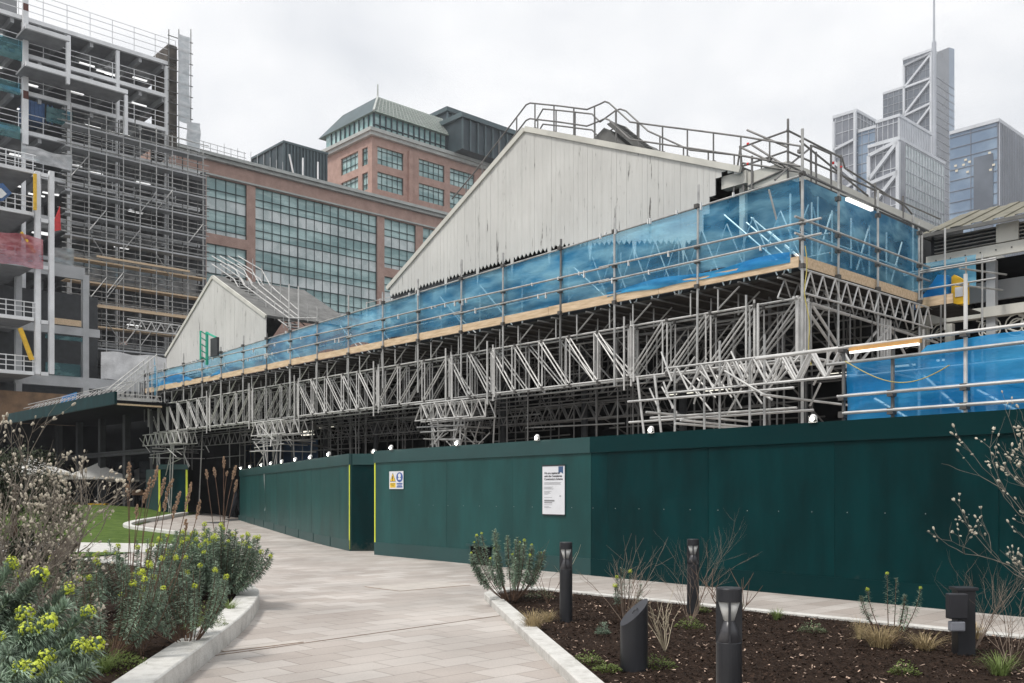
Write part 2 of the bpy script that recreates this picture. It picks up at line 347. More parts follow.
mb.add([(-20, 22.0, .03), (-11.0, 22.0, .03), (-10.2, 25.6, .03), (-22, 25.6, .03)], [(0, 1, 2, 3)])
struct(mb.build('lawn_strip', M['lawn']))

def smooth_line(pts, n=6):
    out = []
    for i in range(len(pts) - 1):
        p0 = pts[max(0, i - 1)]; p1 = pts[i]; p2 = pts[i + 1]; p3 = pts[min(len(pts) - 1, i + 2)]
        for j in range(n):
            t = j / n
            out.append(tuple(.5 * ((2 * p1[c]) + (-p0[c] + p2[c]) * t + (2 * p0[c] - 5 * p1[c] + 4 * p2[c] - p3[c]) * t * t + (-p0[c] + 3 * p1[c] - 3 * p2[c] + p3[c]) * t ** 3) for c in (0, 1)))
    out.append(tuple(pts[-1])); return out
def kerb(pts, w, h, name, label, side=1, zb=None, closed=False):
    mb = MB(); L = [Vector(p) for p in pts]; n = len(L); vs = []; fs = []
    for i, p in enumerate(L):
        d = (L[min(n - 1, i + 1)] - L[max(0, i - 1)]).normalized(); nn = Vector((-d.y, d.x)) * side
        q = p + nn * w; z = gh(p.x, p.y) if zb is None else zb; c = .012
        vs += [(p.x, p.y, z - .03), (p.x, p.y, z + h - c), (p.x + nn.x * c, p.y + nn.y * c, z + h), (q.x - nn.x * c, q.y - nn.y * c, z + h), (q.x, q.y, z + h - c), (q.x, q.y, z - .03)]
    for i in range(n - 1):
        for j in range(5): fs.append((i * 6 + j, i * 6 + j + 1, i * 6 + j + 7, i * 6 + j + 6))
    fs += [tuple(range(6)), tuple(range((n - 1) * 6 + 5, (n - 1) * 6 - 1, -1))]
    mb.add(vs, fs); o = mb.build(name, M['conc']); tag(o, label, 'kerb'); return o
LK = smooth_line([(-2.35, 3.2), (-2.58, 6.0), (-2.81, 8.1), (-3.12, 10.9), (-3.42, 12.7), (-3.80, 14.2), (-4.5, 15.6), (-5.7, 17.4), (-7.6, 19.6), (-10, 21.2)])
kerb(LK, .31, .2, 'planter_kerb', 'broad pale concrete kerb curving round the left planting bed')
RK = smooth_line([(1.25, 2.8), (.92, 5.0), (.48, 8.1), (.05, 11.1), (-.36, 14.0), (-.40, 14.7), (-.05, 15.35), (.50, 15.45)], 4)
kerb(RK, .2, .10, 'bed_kerb', 'pale concrete kerb along the path side of the right mulch bed', -1)
RK2 = [(.52, 15.42), (3.37, 12.5), (5.45, 10.37), (8.4, 7.35), (10.5, 5.2)]
kerb(RK2, .12, .09, 'edging_kerb', 'thin pale kerb between the mulch bed and the hoarding walkway', -1)
kerb(smooth_line([(-11.6, 34.2), (-13.2, 35.6), (-14.7, 36.8), (-15.2, 38.6), (-15.2, 41.5), (-15.5, 45.5)], 4), .3, .15, 'lawn_retaining_kerb', 'low white kerb with a curved tip by the far lawn corner')
mb = MB(); mb.add([(-24, 25.7, .012), (-10.0, 25.7, .012), (-9.5, 29.0, .05), (-24, 29.0, .30)], [(0, 1, 2, 3)])
struct(mb.build('cross_path', M['conc']))
def bed(poly, z, name):
    xs = [p[0] for p in poly]; ys = [p[1] for p in poly]; mb = MB()
    def inside(x, y):
        c = False; n = len(poly)
        for i in range(n):
            (x1, y1), (x2, y2) = poly[i], poly[i - 1]
            if (y1 > y) != (y2 > y) and x < (x2 - x1) * (y - y1) / (y2 - y1) + x1: c = not c
        return c
    bm = bmesh.new(); vv = [bm.verts.new((p[0], p[1], 0)) for p in poly]; f = bm.faces.new(vv)
    bmesh.ops.triangulate(bm, faces=[f]); bmesh.ops.subdivide_edges(bm, edges=bm.edges, cuts=10, use_grid_fill=True)
    for v in bm.verts:
        if not v.is_boundary: v.co.z = random.uniform(-.012, .012)
        v.co.z += z
    me = bpy.data.meshes.new(name); bm.to_mesh(me); bm.free(); o = bpy.data.objects.new(name, me); C.objects.link(o); me.materials.append(M['mulch'])
    return struct(o), inside
rb_poly = [(x + .1, y) for x, y in RK[:-4]] + [(-.2, 14.75), (.1, 15.2)] + [(x - .05, y - .05) for x, y in RK2]
_, in_r = bed(rb_poly, .055, 'mulch_bed')
lb_poly = [(x - .2, y) for x, y in LK] + [(-15, 21), (-15, 3.2)]
_, in_l = bed(lb_poly, .15, 'planting_bed_soil')
BZ = {0: .055, 1: .15}
def scatter_chips(inside, x0, x1, y0, y1, z, n, name, light=.06):
    mb = MB()
    for i in range(n):
        x = random.uniform(x0, x1); y = y0 + (y1 - y0) * random.random() ** 1.25
        if not inside(x, y): continue
        a = random.uniform(0, 6.28); l = random.uniform(.005, .02); w = l * random.uniform(.25, .6); tl = random.uniform(-.6, .6); tb = random.uniform(-.6, .6)
        c = Vector((x, y, z + random.uniform(.002, .018))); d = Vector((math.cos(a), math.sin(a), tl)) * l; e = Vector((-math.sin(a), math.cos(a), tb)) * w
        mb.add([c - d - e, c + d - e * .6, c + d * .8 + e, c - d + e * .7], [(0, 1, 2, 3)], 1 if random.random() < light * (.25 + 2.2 * max(0, mnoise.noise(Vector((x * 2.2, y * 2.2, 0))) + .25)) else 0)
    return struct(mb.build(name, [M['chip'], M['leafl']]), 'stuff')
scatter_chips(in_r, -.4, 9, 3.5, 15.5, .055, 90000, 'bark_chips', .10)
scatter_chips(in_l, -9, -2.3, 4, 18, .15, 26000, 'bark_chips', .06)
# paving joint and inspection covers
mb = MB(); a = G(128, 668); b = G(520, 613); mb.bar((a.x, a.y, .003), (b.x, b.y, .003), .018, .002)
struct(mb.build('movement_joint', mat('joint_sealant', (.16, .10, .06), .9)))
def cover(px, py, w, l, label):
    c = G(px, py); s0, t0 = st(c); o = MB(grid)
    o.box(s0 - w / 2, s0 + w / 2, t0 - l / 2, t0 + l / 2, -.01, .006); o.box(s0 - w / 2 - .012, s0 + w / 2 + .012, t0 - l / 2 - .012, t0 + l / 2 + .012, -.01, .0035, 1)
    tag(o.build('inspection_cover', [mat('cover_infill', (.47, .43, .39), .7, 0, .1, 4), M['brown']], loc=W(s0, t0, 0), rotz=TH), label, 'manhole cover')
cover(418, 586, 1.5, 1.0, 'large recessed paving cover in the middle of the path')
cover(261, 646, .9, .16, 'small narrow recessed cover touching the paving joint')

# ------------------------------------------------------------------ green hoarding
H1 = Vector((6.69, 12.41)); HD = (Vector((-3.61, 24.95)) - H1).normalized(); HN = Vector((HD.y, -HD.x)) * 1.0
if HN.y < 0: HN = -HN
def hw(a, n, z): p = H1 + HD * a + HN * n; return Vector((p.x, p.y, z))
HLEN = (Vector((-3.61, 24.95)) - H1).length
def a_of(px):
    d = Vector(((px - CX) / F, 1.0)); nrm = HN; l = H1.dot(nrm) / d.dot(nrm); return (d * l - H1).dot(HD)
HT = 2.72
hb = thing('hoarding', 'long dark green site hoarding wall along the right of the path', 'hoarding', hw(4, 0, 0), math.atan2(HD.y, HD.x))
def hboard(frame, a0, a1, pw, m_main, m_fas, parent, z0f=lambda a: 0.0):
    a = a0
    while a < a1 - .01:
        b = min(a1, a + pw); z0 = min(z0f(a), z0f(b))
        o = MB(lambda q: frame(*q)); o.box(a + .003, b - .003, random.uniform(0, .004), .05, z0 - .05, HT - .02); o.build('panel', m_main, parent)
        a = b
    o = MB(lambda q: frame(*q)); o.box(a0, a1, -.035, .09, HT - .31, HT); o.build('fascia', m_fas, parent)
asplit = a_of(591)
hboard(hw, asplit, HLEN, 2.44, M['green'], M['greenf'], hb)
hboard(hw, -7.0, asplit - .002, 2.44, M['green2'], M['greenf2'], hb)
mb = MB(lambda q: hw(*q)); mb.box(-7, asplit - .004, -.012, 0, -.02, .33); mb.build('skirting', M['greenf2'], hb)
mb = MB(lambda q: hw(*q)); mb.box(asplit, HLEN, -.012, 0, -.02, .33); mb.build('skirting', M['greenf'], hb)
va = a_of(482); mb = MB(lambda q: hw(*q)); mb.box(va - .36, va + .36, -.03, -.014, .0, .42); mb.build('vent_shade_panel', M['dark'], hb)  # near-black panel on the face imitates a shaded hole
mb = MB(lambda q: hw(*q)); mb.box(va - .42, va + .50, -.09, -.013, .42, .46); mb.box(va + .36, va + .42, -.05, -.013, 0, .42); mb.build('vent_frame', M['greenf'], hb)
mb = MB(lambda q: hw(*q)); mb.box(HLEN - .05, HLEN + .003, -.006, .06, .0, HT - .31); mb.build('edge_strip', M['yellow'], hb)
# screws
mb = MB(lambda q: hw(*q))
for i in range(34):
    mb.box(-6 + i * .61, -6 + i * .61 + .012, -.003, 0, 1.32, 1.332)
mb.build('screw_heads', M['galv'], hb)
# left length, curving away
L0 = Vector((-4.52, 26.5)); L1 = Vector((-12.9, 45.0)); LD = (L1 - L0).normalized(); LNn = Vector((-LD.y, LD.x)) * -1
def lw(a, n, z):
    b = 1 - (a / 20.3 - .5) ** 2 * 4
    p = L0 + LD * a + LNn * (n - b * .35 * 0); return Vector((p.x, p.y, z))
lb = thing('hoarding', 'lighter green site hoarding receding along the far side of the path', 'hoarding', lw(10, 0, 0), math.atan2(LD.y, LD.x))
hboard(lw, 0, (L1 - L0).length, 1.22, M['green'], M['greenf'], lb, lambda a: gh(lw(a, 0, 0).x, lw(a, 0, 0).y))
mb = MB(lambda q: lw(*q)); mb.box(-.004, .07, -.012, -.002, .05, HT - .31); mb.build('edge_strip', M['yellow'], lb)
mb = MB(); mb.box(-4.50, -3.55, 26.52, 26.57, -.02, HT - .02); mb.build('return_panel', M['green2'], lb)
mb = MB(); mb.box(-4.45, -3.3, 26.48, 26.60, HT - .31, HT - .003); mb.build('return_fascia', M['greenf'], lb)
mb = MB(lambda q: lw(*q))
for i in range(9): mb.box(i * 2.3, i * 2.3 + 2.2, -.012, 0, -.02 + gh(lw(i * 2.3, 0, 0).x, lw(i * 2.3, 0, 0).y), .3 + gh(lw(i * 2.3, 0, 0).x, lw(i * 2.3, 0, 0).y))
mb.build('skirting', M['greenf'], lb)
# kiosk hoarding box at the far left
kz = .62; kc = Vector((P(158.6, 0, 46).x, 46.0))
kb = thing('hoarding', 'small square green hoarding box with yellow edges beside the lawn', 'hoarding', (kc.x, kc.y, kz))
ktop = 3.0; xr = P(187.5, 0, 46).x; xl = P(146, 0, 48.2).x
mb = MB(); mb.box(kc.x + .07, xr - .09, 46, 46.05, kz - .3, ktop - .24); mb.build('front_panel', M['green2'], kb)
mb = MB(); mb.prism([(kc.x - .01, 46.0, kz - .3), (xl, 48.2, kz - .3), (xl, 48.2, ktop - .2), (kc.x - .01, 46.0, ktop - .2)], (.03, .05, 0)); mb.build('side_panel', M['greenf'], kb)
for x in (kc.x, xr - .08):
    mb = MB(); mb.box(x, x + .09, 45.97, 46.02, kz - .3, ktop - .25); mb.build('edge_strip', M['yellow'], kb)
mb = MB(); mb.box(kc.x - .02, xr + .03, 45.93, 46.1, ktop - .235, ktop); mb.build('fascia', M['greenf'], kb)

# festoon lamps on the hoarding top
def make_lamp():
    t = thing('hoarding_lamp', '', 'lamp', (0, 0, 0), 0, 'floodlamps along the hoarding top')
    mb = MB(); mb.lathe((0, 0, .035), [(.035, 0), (.05, .03), (.045, .07), (.02, .09)], 12); mb.build('lamp_body', M['white'], t, smooth=True)
    mb = MB(); mb.blob((0, -.035, .05), (.033, .025, .033), 12, 8); mb.build('lens', M['lamp'], t, smooth=True)
    mb = MB(); mb.bar((-.07, 0, 0), (.07, 0, 0), .05, .012); mb.tube((-.07, 0, 0), (-.07, -.01, .1), .007); mb.tube((.07, 0, 0), (.07, -.01, .1), .007); mb.build('bracket', M['galv'], t)
    return t
lamp0 = make_lamp(); first = True
hl = [(1, px) for px in (815, 653, 539, 459, 393)]
names = ['nearest lamp on the green hoarding, below the scaffold beams on the right', 'lamp on the green hoarding above and right of the white notice',
         'lamp on the green hoarding just above the white notice', 'lamp on the green hoarding between the safety sign and the white notice', 'lamp on the hoarding directly above the yellow and blue safety sign']
for (q, px), nm in zip(hl, names):
    a = a_of(px); loc = hw(a, -.05, HT + .0)
    o = lamp0 if first else dup(lamp0, loc); first = False
    o.location = loc; o.rotation_euler = (0, 0, math.atan2(HD.y, HD.x) + math.pi); o['label'] = nm; o['group'] = 'floodlamps along the hoarding top'
ords = ['first', 'second', 'third', 'fourth', 'fifth', 'sixth', 'seventh', 'eighth', 'ninth']
lpx = [374, 330, 311.6, 296.5, 283, 272, 262.6, 251, 242]
for i, px in enumerate(lpx):
    d = Vector(((px - CX) / F, 1.0)); nrm = LNn
    if px == 374: loc = Vector((P(px, 0, 26.5).x, 26.45, HT))
    else:
        l = L0.dot(nrm) / d.dot(nrm); p = d * l; loc = Vector((p.x, p.y, HT)) - Vector((LNn.x, LNn.y, 0)) * .03
    o = dup(lamp0, loc, math.atan2(LD.y, LD.x) + math.pi if px != 374 else 0)
    o['label'] = 'lamp on the short return panel between the two hoardings' if i == 0 else '%s lamp from the corner along the receding hoarding top' % ords[i - 1]
    o.scale = (1.15, 1.15, 1.15) if i else (1, 1, 1)

# ------------------------------------------------------------------ signs
def text(body, size, frame, a, n, z, m, parent, name='lettering', bold=0):
    cu = bpy.data.curves.new(name, 'FONT'); cu.body = body; cu.size = size; cu.extrude = .001; cu.offset = bold
    o = bpy.data.objects.new(name, cu); C.objects.link(o); cu.materials.append(m)
    x = (frame(a - 1, n, z) - frame(a, n, z)).normalized(); zz = Vector((0, 0, 1)); y = x.cross(zz)
    Mx = Matrix((x, zz, -y * -1 if False else x.cross(zz))).transposed().to_4x4(); Mx.translation = frame(a, n, z)
    bpy.context.view_layer.update(); me = bpy.data.meshes.new_from_object(o.evaluated_get(bpy.context.evaluated_depsgraph_get())); bpy.data.objects.remove(o)
    o = bpy.data.objects.new(name, me); C.objects.link(o)
    if not me.materials: me.materials.append(m)
    o.parent = parent; o.matrix_local = mw(parent).inverted() @ Mx; return o
M['ink'] = mat('black_print', (.02, .02, .025), .5); M['inkg'] = mat('grey_print', (.22, .22, .23), .5); M['navy'] = mat('navy_print', (.04, .09, .20), .5)
M['signw'] = mat('sign_white', (.66, .67, .70), .35, 0, .05); M['signy'] = mat('sign_yellow', (.80, .52, .02), .4); M['signb'] = mat('sign_blue', (.035, .09, .32), .4)
aL, aR = a_of(543.5), a_of(565.5); zt = 2.0; zb_ = zt
Yn = hw(aL, 0, 0).y; zt = E + (HY - 466.5) * Yn / F; zb_ = E + (HY - 514) * Yn / F
sg = thing('notice_board', 'tall white printed notice with dark heading on the green hoarding', 'notice', hw((aL + aR) / 2, -.03, zb_), math.atan2(HD.y, HD.x))
mb = MB(lambda q: hw(*q)); mb.box(aR, aL, -.028, -.016, zb_, zt); mb.build('board', M['signw'], sg)
mb = MB(lambda q: hw(*q)); mb.box(aR - .01, aL + .01, -.034, -.014, zt, zt + .025); mb.box(aR - .01, aL + .01, -.034, -.014, zb_ - .02, zb_); mb.build('frame_rail', M['ink'], sg)
Wd = aL - aR; Hh = zt - zb_
for i, s in enumerate(['We are registered', 'with the Considerate', 'Constructors Scheme']):
    text(s, .062 * Wd / .66, hw, aL - .06, -.030, zt - Hh * (.165 + .062 * i), M['ink'], sg, 'heading', .0012)
mb = MB(lambda q: hw(*q))
yy = [.335, .355, .375, .43, .45, .47, .52, .54, .56, .58, .65, .80, .84, .86]
for i, f in enumerate(yy):
    w = [.86, .8, .84, .45, .38, .47, .36, .28, .33, .2, .4, .4, .24, .35][i] * Wd
    mb.box(aL - .06 - w * .9, aL - .06, -.031, -.028, zt - Hh * f - .006, zt - Hh * f)
mb.box(aL - .55 * Wd, aL - .06, -.031, -.028, zt - Hh * .735, zt - Hh * .70); mb.box(aL - .45 * Wd, aL - .06, -.031, -.028, zt - Hh * .77, zt - Hh * .75)
mb.box(aR + .1, aR + .15, -.031, -.028, zt - Hh * .63, zt - Hh * .61); mb.build('small_print', M['inkg'], sg)
mb = MB(lambda q: hw(*q)); x0 = aR + .04; w = .14
mb.prism([(x0, -.031, zt - .01), (x0 + w, -.031, zt - .01), (x0 + w, -.031, zt - .16), (x0 + w / 2, -.031, zt - .125), (x0, -.031, zt - .16)], (0, .003, 0)); mb.build('ribbon_logo', M['navy'], sg)
# safety sign
aL, aR = a_of(390), a_of(404); Yn = hw(aL, 0, 0).y; zt = E + (HY - 471.5) * Yn / F; zb_ = E + (HY - 489) * Yn / F; Wd = aL - aR; Hh = zt - zb_
sg = thing('safety_sign', 'small yellow, blue and white safety sign on the green hoarding', 'sign', hw((aL + aR) / 2, -.03, zb_), math.atan2(HD.y, HD.x))
mb = MB(lambda q: hw(*q)); mb.box(aR, aL, -.022, -.012, zb_, zt); mb.build('board', M['signw'], sg)
q1 = aL - Wd * .26; q2 = aL - Wd * .74; wy = Wd * .2
mb = MB(lambda q: hw(*q)); mb.prism([(q1 + wy, -.025, zt - Hh * .58), (q1 - wy, -.025, zt - Hh * .58), (q1, -.025, zt - Hh * .08)], (0, .003, 0)); mb.build('warning_border', M['ink'], sg)
mb = MB(lambda q: hw(*q)); mb.prism([(q1 + wy * .82, -.028, zt - Hh * .555), (q1 - wy * .82, -.028, zt - Hh * .555), (q1, -.028, zt - Hh * .14)], (0, .003, 0)); mb.build('warning_triangle', M['signy'], sg)
mb = MB(lambda q: hw(*q)); mb.box(q1 - wy * .15, q1 + wy * .15, -.031, -.028, zt - Hh * .46, zt - Hh * .27); mb.box(q1 - wy * .15, q1 + wy * .15, -.031, -.028, zt - Hh * .53, zt - Hh * .49); mb.build('warning_mark', M['ink'], sg)
mb = MB(lambda q: hw(*q)); mb.box(q1 - wy, q1 + wy, -.025, -.022, zt - Hh * .92, zt - Hh * .65); mb.build('yellow_panel', M['signy'], sg)
mb = MB(lambda q: hw(*q)); mb.box(q1 - wy * .8, q1 + wy * .8, -.028, -.025, zt - Hh * .73, zt - Hh * .70); mb.box(q1 - wy * .5, q1 + wy * .5, -.028, -.025, zt - Hh * .84, zt - Hh * .81); mb.build('yellow_panel_print', M['ink'], sg)
mb = MB(lambda q: hw(*q)); mb.prism([(q2 + wy * 1.15 * math.cos(t * .3927), -.025, zt - Hh * .34 + Hh * .28 * math.sin(t * .3927)) for t in range(16)], (0, .003, 0)); mb.build('mandatory_disc', M['signb'], sg)
mb = MB(lambda q: hw(*q)); mb.prism([(q2 + wy * .5 * math.cos(t * .3927), -.028, zt - Hh * .25 + Hh * .12 * math.sin(t * .3927)) for t in range(16)], (0, .003, 0)); mb.box(q2 - wy * .5, q2 + wy * .5, -.0282, -.025, zt - Hh * .48, zt - Hh * .38); mb.build('disc_symbol', M['signw'], sg)
mb = MB(lambda q: hw(*q)); mb.box(q2 - wy, q2 + wy, -.025, -.022, zt - Hh * .74, zt - Hh * .67); mb.box(q2 - wy, q2 + wy, -.025, -.022, zt - Hh * .92, zt - Hh * .84); mb.box(q2 - wy * .8, q2 + wy * .8, -.025, -.022, zt - Hh * .81, zt - Hh * .77); mb.build('blue_print', M['signb'], sg)

# ------------------------------------------------------------------ market building (dark shed with gables)
mk = gthing('market_hall', 'market hall with weathered cream boarded gables above dark open interior', 'building', 10, 20)
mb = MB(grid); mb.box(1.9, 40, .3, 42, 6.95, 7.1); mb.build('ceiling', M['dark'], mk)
mb = MB(grid); mb.box(16, 16.3, .3, 42, 0, 6.95); mb.box(4, 16, 41.6, 42, 0, 6.95); mb.build('inner_wall', M['dark'], mk)  # enclosing walls toned near-black so the hall looks unlit
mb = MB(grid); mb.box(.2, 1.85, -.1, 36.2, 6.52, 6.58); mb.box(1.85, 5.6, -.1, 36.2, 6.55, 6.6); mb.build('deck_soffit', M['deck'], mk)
S = 2.0
gb = [on_u(388, 290, S), on_u(525, 131, S), on_u(740, 172, S), on_u(698, 246, S), on_u(631, 238, S), on_u(559, 246, S), on_u(480, 268, S), on_u(388, 298, S)]
# boards individually stepped along the gable: one mesh, with dagger board ends
def gable(pts_top, bottom, name, teeth=True):
    mb = MB(grid); t0 = min(p[0] for p in pts_top); t1 = max(p[0] for p in pts_top); bw = .19; n = int((t1 - t0) / bw)
    def ztop(t):
        for (a, za), (b, zb) in zip(pts_top[:-1], pts_top[1:]):
            lo, hi = min(a, b), max(a, b)
            if lo - 1e-6 <= t <= hi + 1e-6: return za + (zb - za) * (t - a) / (b - a)
        return None
    for i in range(n):
        a = t0 + i * bw; b = a + bw - .004; za = ztop(a); zb = ztop(b)
        if za is None or zb is None: continue
        zl = bottom((a + b) / 2); off = random.uniform(-.004, .004)
        long_ = i % 9 == 0
        tip = .12 + (.5 if long_ else 0) if (a > 4.3 and teeth) else 0
        zc = min(zl + .1, za - .02, zb - .02)
        mb.prism([(S + off, a, zc), (S + off, (a + b) / 2, zc - tip - .005), (S + off, b, zc), (S + off, b, zb), (S + off, a, za)], (.03, 0, 0))
    return mb.build(name, M['gable'], mk)
GT = on_u(722, 168.5, S)
def bot1(t):
    if t < GT[0]: return 99
    L = [(GT[0], GT[1] - .05), (4.2, 8.3), (6.5, 8.75), (9.4, 9.2), (13.1, 9.15), (18.5, 9.0)]
    for (a, za), (b, zb) in zip(L[:-1], L[1:]):
        if a <= t <= b: return za + (zb - za) * (t - a) / (b - a)
    return 9
gable([(gb[0][0], gb[0][1]), (gb[1][0], gb[1][1]), (gb[2][0], gb[2][1])], bot1, 'gable_wall')
g2 = [on_u(166, 357, S), on_u(213, 278, S), on_u(266, 318, S)]
gable(g2, lambda t: 7.6, 'gable_wall', False)
mb = MB(grid); mb.box(S + .05, S + .1, 3.4, 18.3, 7.1, 9.1); mb.build('shade_backing', M['dark2'], mk)  # dark sheet imitates the shaded open space below the valance
# verge boards + roof slopes
def roofing(g, s1, name):
    a, b, c = g
    mb = MB(grid)
    for p, q in ((a, b), (b, c)):
        d = Vector((0, q[0] - p[0], q[1] - p[1])).normalized(); nn = Vector((0, -d.z, d.y)); nn = nn if nn.z > 0 else -nn
        A = Vector((S - .06, p[0], p[1])); B = Vector((S - .06, q[0], q[1]))
        mb.prism([A - nn * .02, B - nn * .02, B + nn * .14, A + nn * .14], (.09, 0, 0))
    mb.build('verge_board', M['cream'], mk)
    mb = MB(grid)
    for p, q in ((a, b), (b, c)):
        d = Vector((0, q[0] - p[0], q[1] - p[1])).normalized(); nn = Vector((0, -d.z, d.y)); nn = nn if nn.z > 0 else -nn
        A = Vector((S + .04, p[0], p[1])); B = Vector((S + .04, q[0], q[1]))
        mb.prism([A + nn * .145, B + nn * .145, B + nn * .02, A + nn * .02], (s1, 0, 0))
    mb.build(name, M['slate'], mk)
roofing(gb[:3], 30, 'roof'); roofing(g2, 5, 'roof')
# right eave return of the big gable, pale box with dark louvre
e0 = on_u(722, 172, S)[0]
mb = MB(grid); mb.box(S + .2, 30, 1.6, gb[2][0] - .1, 9.45, 9.9); mb.box(S + .12, S + .4, gb[2][0] - .1, GT[0] + .1, 9.62, 9.95); mb.box(S + .3, S + .42, gb[2][0] + .05, gb[2][0] + .22, 8.3, 9.6); mb.build('eave_box', M['cream'], mk)
mb = MB(grid); mb.box(S + .55, S + .6, 1.3, 3.6, 7.1, 9.44); mb.box(S + .6, 30, 1.3, 1.4, 7.1, 9.44); mb.build('louvre', M['dark2'], mk)
# valley between gables: roof lantern ledge and low wall
mb = MB(grid); t1 = on_u(300, 300, 8)[0]; mb.box(7.5, 9.0, 18.6, 27.8, 7.1, 9.6); mb.build('valley_wall', M['slate'], mk)
mb = MB(grid); mb.box(7.3, 9.2, 18.5, 27.9, 9.6, 9.85); mb.build('valley_ledge', M['cream'], mk)
# iron columns
for i in range(10):
    mb = MB(grid); q = (3.6, 2 + i * 3.9)
    mb.tube((q[0], q[1], 0), (q[0], q[1], 6.9), .11, 10); mb.bar((q[0], q[1] - .5, 6.6), (q[0], q[1] + .5, 6.6), .2, .25); mb.build('column', M['dark2'], mk)
for s_, t_, z_ in [(12 + .4 * i, 1.5 + 2.1 * i, 5.9) for i in range(8)] + [(6.5, 30, 4.9), (7.5, 33.5, 4.9), (9, 36, 4.9)]:
    mb = MB(grid); mb.bar((s_, t_ - .6, z_), (s_, t_ + .6, z_), .12, .06); o = tag(mb.build('strip_light', M['tubelampd'], loc=W(s_, t_, z_), rotz=TH), 'glowing strip light under the dark market hall ceiling', 'light', 'strip lights inside the market hall')
tag(o, 'glowing strip light under the dark market hall ceiling', 'light', 'strip lights inside the market hall')
# blue sheeting hung inside at the far end
mb = MB(grid); q0 = on_u(185, 0, 6)[0]; mb.box(6, 6.03, 30, 37.5, 2.9, 4.3)
tag(mb.build('inner_sheeting', mat('dark_blue_sheet', (.02, .06, .13), .6, 0, .4, 2), loc=W(6, 33, 2.9), rotz=TH), 'dark blue sheeting hung inside the hall behind the far prop tower', 'sheeting')

# ------------------------------------------------------------------ scaffolding
def lattice(mb, a, b, z0, z1, bay, r, mode='\\', dbl=0, vert=True, wr=None, cl=0):
    a = Vector((a[0], a[1], 0)); b = Vector((b[0], b[1], 0)); L = (b - a).length; n = max(1, round(L / bay)); d = (b - a) / n; wr = wr or r * .8
    up = Vector((0, 0, 1)); mb.tube(a + up * z0, b + up * z0, r); mb.tube(a + up * z1, b + up * z1, r)
    dn = d.normalized() * .14
    for i in range(n):
        p = a + d * (i + (random.uniform(-.06, .06) if cl and i else 0)); q = a + d * (i + 1)
        if cl:
            for z in (z0, z1): c_ = p + up * z; mb.box(c_.x - .045, c_.x + .045, c_.y - .035, c_.y + .035, z - .05, z + .05, 1)
        if vert: mb.tube(p + up * z0, p + up * z1, wr)
        if dbl: mb.tube(p + dn + up * z0, p + dn + up * z1, wr)
        if mode == '\\': A, B = p + up * z0, q + up * z1
        elif mode == '/': A, B = p + up * z1, q + up * z0
        else:
            m_ = (p + q) / 2; mb.tube(p + up * z0, m_ + up * z1, wr); mb.tube(m_ + up * z1, q + up * z0, wr); continue
        mb.tube(A, B, wr)
        if dbl: mb.tube(A + dn, B + dn, wr)
    if vert: mb.tube(b + up * z0, b + up * z1, wr)
sc = gthing('edge_scaffold', 'long grey tube scaffold with timber toe boards round the market roof edge', 'scaffold', 0, 0, 4.5)
TEND = 36.3
def ztop(t): return 8.62 - t * (1.13 / 36)
ts = [on_u(px, 0, -.1)[0] for px in (697, 614.5, 560, 503, 461, 418, 383)]
while ts[-1] < TEND - 1.9: ts.append(ts[-1] + random.uniform(1.85, 2.25))
ts.append(TEND)
def coupler(mb, p, r=.055): mb.box(p[0] - r, p[0] + r, p[1] - r, p[1] + r, p[2] - r * .9, p[2] + r * .9, 1)
def standard(s, t, z0, z1, rails, m='galv', r=.026):
    mb = MB(grid); mb.tube((s, t, z0), (s + random.uniform(-.03, .03), t + random.uniform(-.03, .03), z1), r, 8)
    for z in rails: coupler(mb, (s, t, z))
    mb.build('standard', [M[m], M['clamp']], sc)
standard(-.12, -.12, 2.6, 9.6, (6.6, 7.2, 7.55, 8.62), r=.034)
for i, t in enumerate(ts):
    lo = 4.4 if i in (0, 1) else random.choice([5.9, 4.9, 6.0, 5.2])
    standard(-.1, t, lo, ztop(t) + random.uniform(.15, .75), (6.6, 7.2, 7.55, ztop(t)), random.choice(['galv', 'galv', 'galvd']), .03)
for s in [1.45, 3.4, 5.7]:
    standard(s, -.12, 4.6, 9.1 + random.uniform(-.1, .3) - s * .08, (6.6, 7.2, 7.55, 8.4), r=.03)
for z, off in ((7.2, 0), (7.56, 0)):
    a = -.6
    while a < TEND:
        b = min(TEND + .4, a + 6.4); mb = MB(grid); dz = random.uniform(-.03, .03); mb.tube((-.16, a, z + dz), (-.16, b, z - dz), .027, 8); mb.build('ledger', M['galv'], sc); a = b - .35
    mb = MB(grid); mb.tube((-.5, -.17, z + .04), (6.2, -.17, z + .02), .027, 8); mb.build('ledger', M['galv'], sc)
mb = MB(grid); mb.tube((-.04, -.2, ztop(0)), (-.04, TEND, ztop(TEND)), .027, 8); mb.build('top_rail', M['galv'], sc)
mb = MB(grid); mb.tube((-.3, -.14, 8.62), (6.2, -.14, 8.55), .027, 8); mb.build('top_rail', M['galvd'], sc)
a = 0
while a < TEND:
    b = min(TEND, a + 3.9); mb = MB(grid); mb.box(-.07, -.03, a, b - .01, 6.61, 6.84 + random.uniform(-.01, .01)); mb.build('toe_board', M['wood'], sc); a = b
for a in (0, 3.0):
    mb = MB(grid); mb.box(a - .03, a + 2.98 if a == 0 else 5.8, -.07, -.03, 6.61, 6.85); mb.build('toe_board', M['wood'], sc)
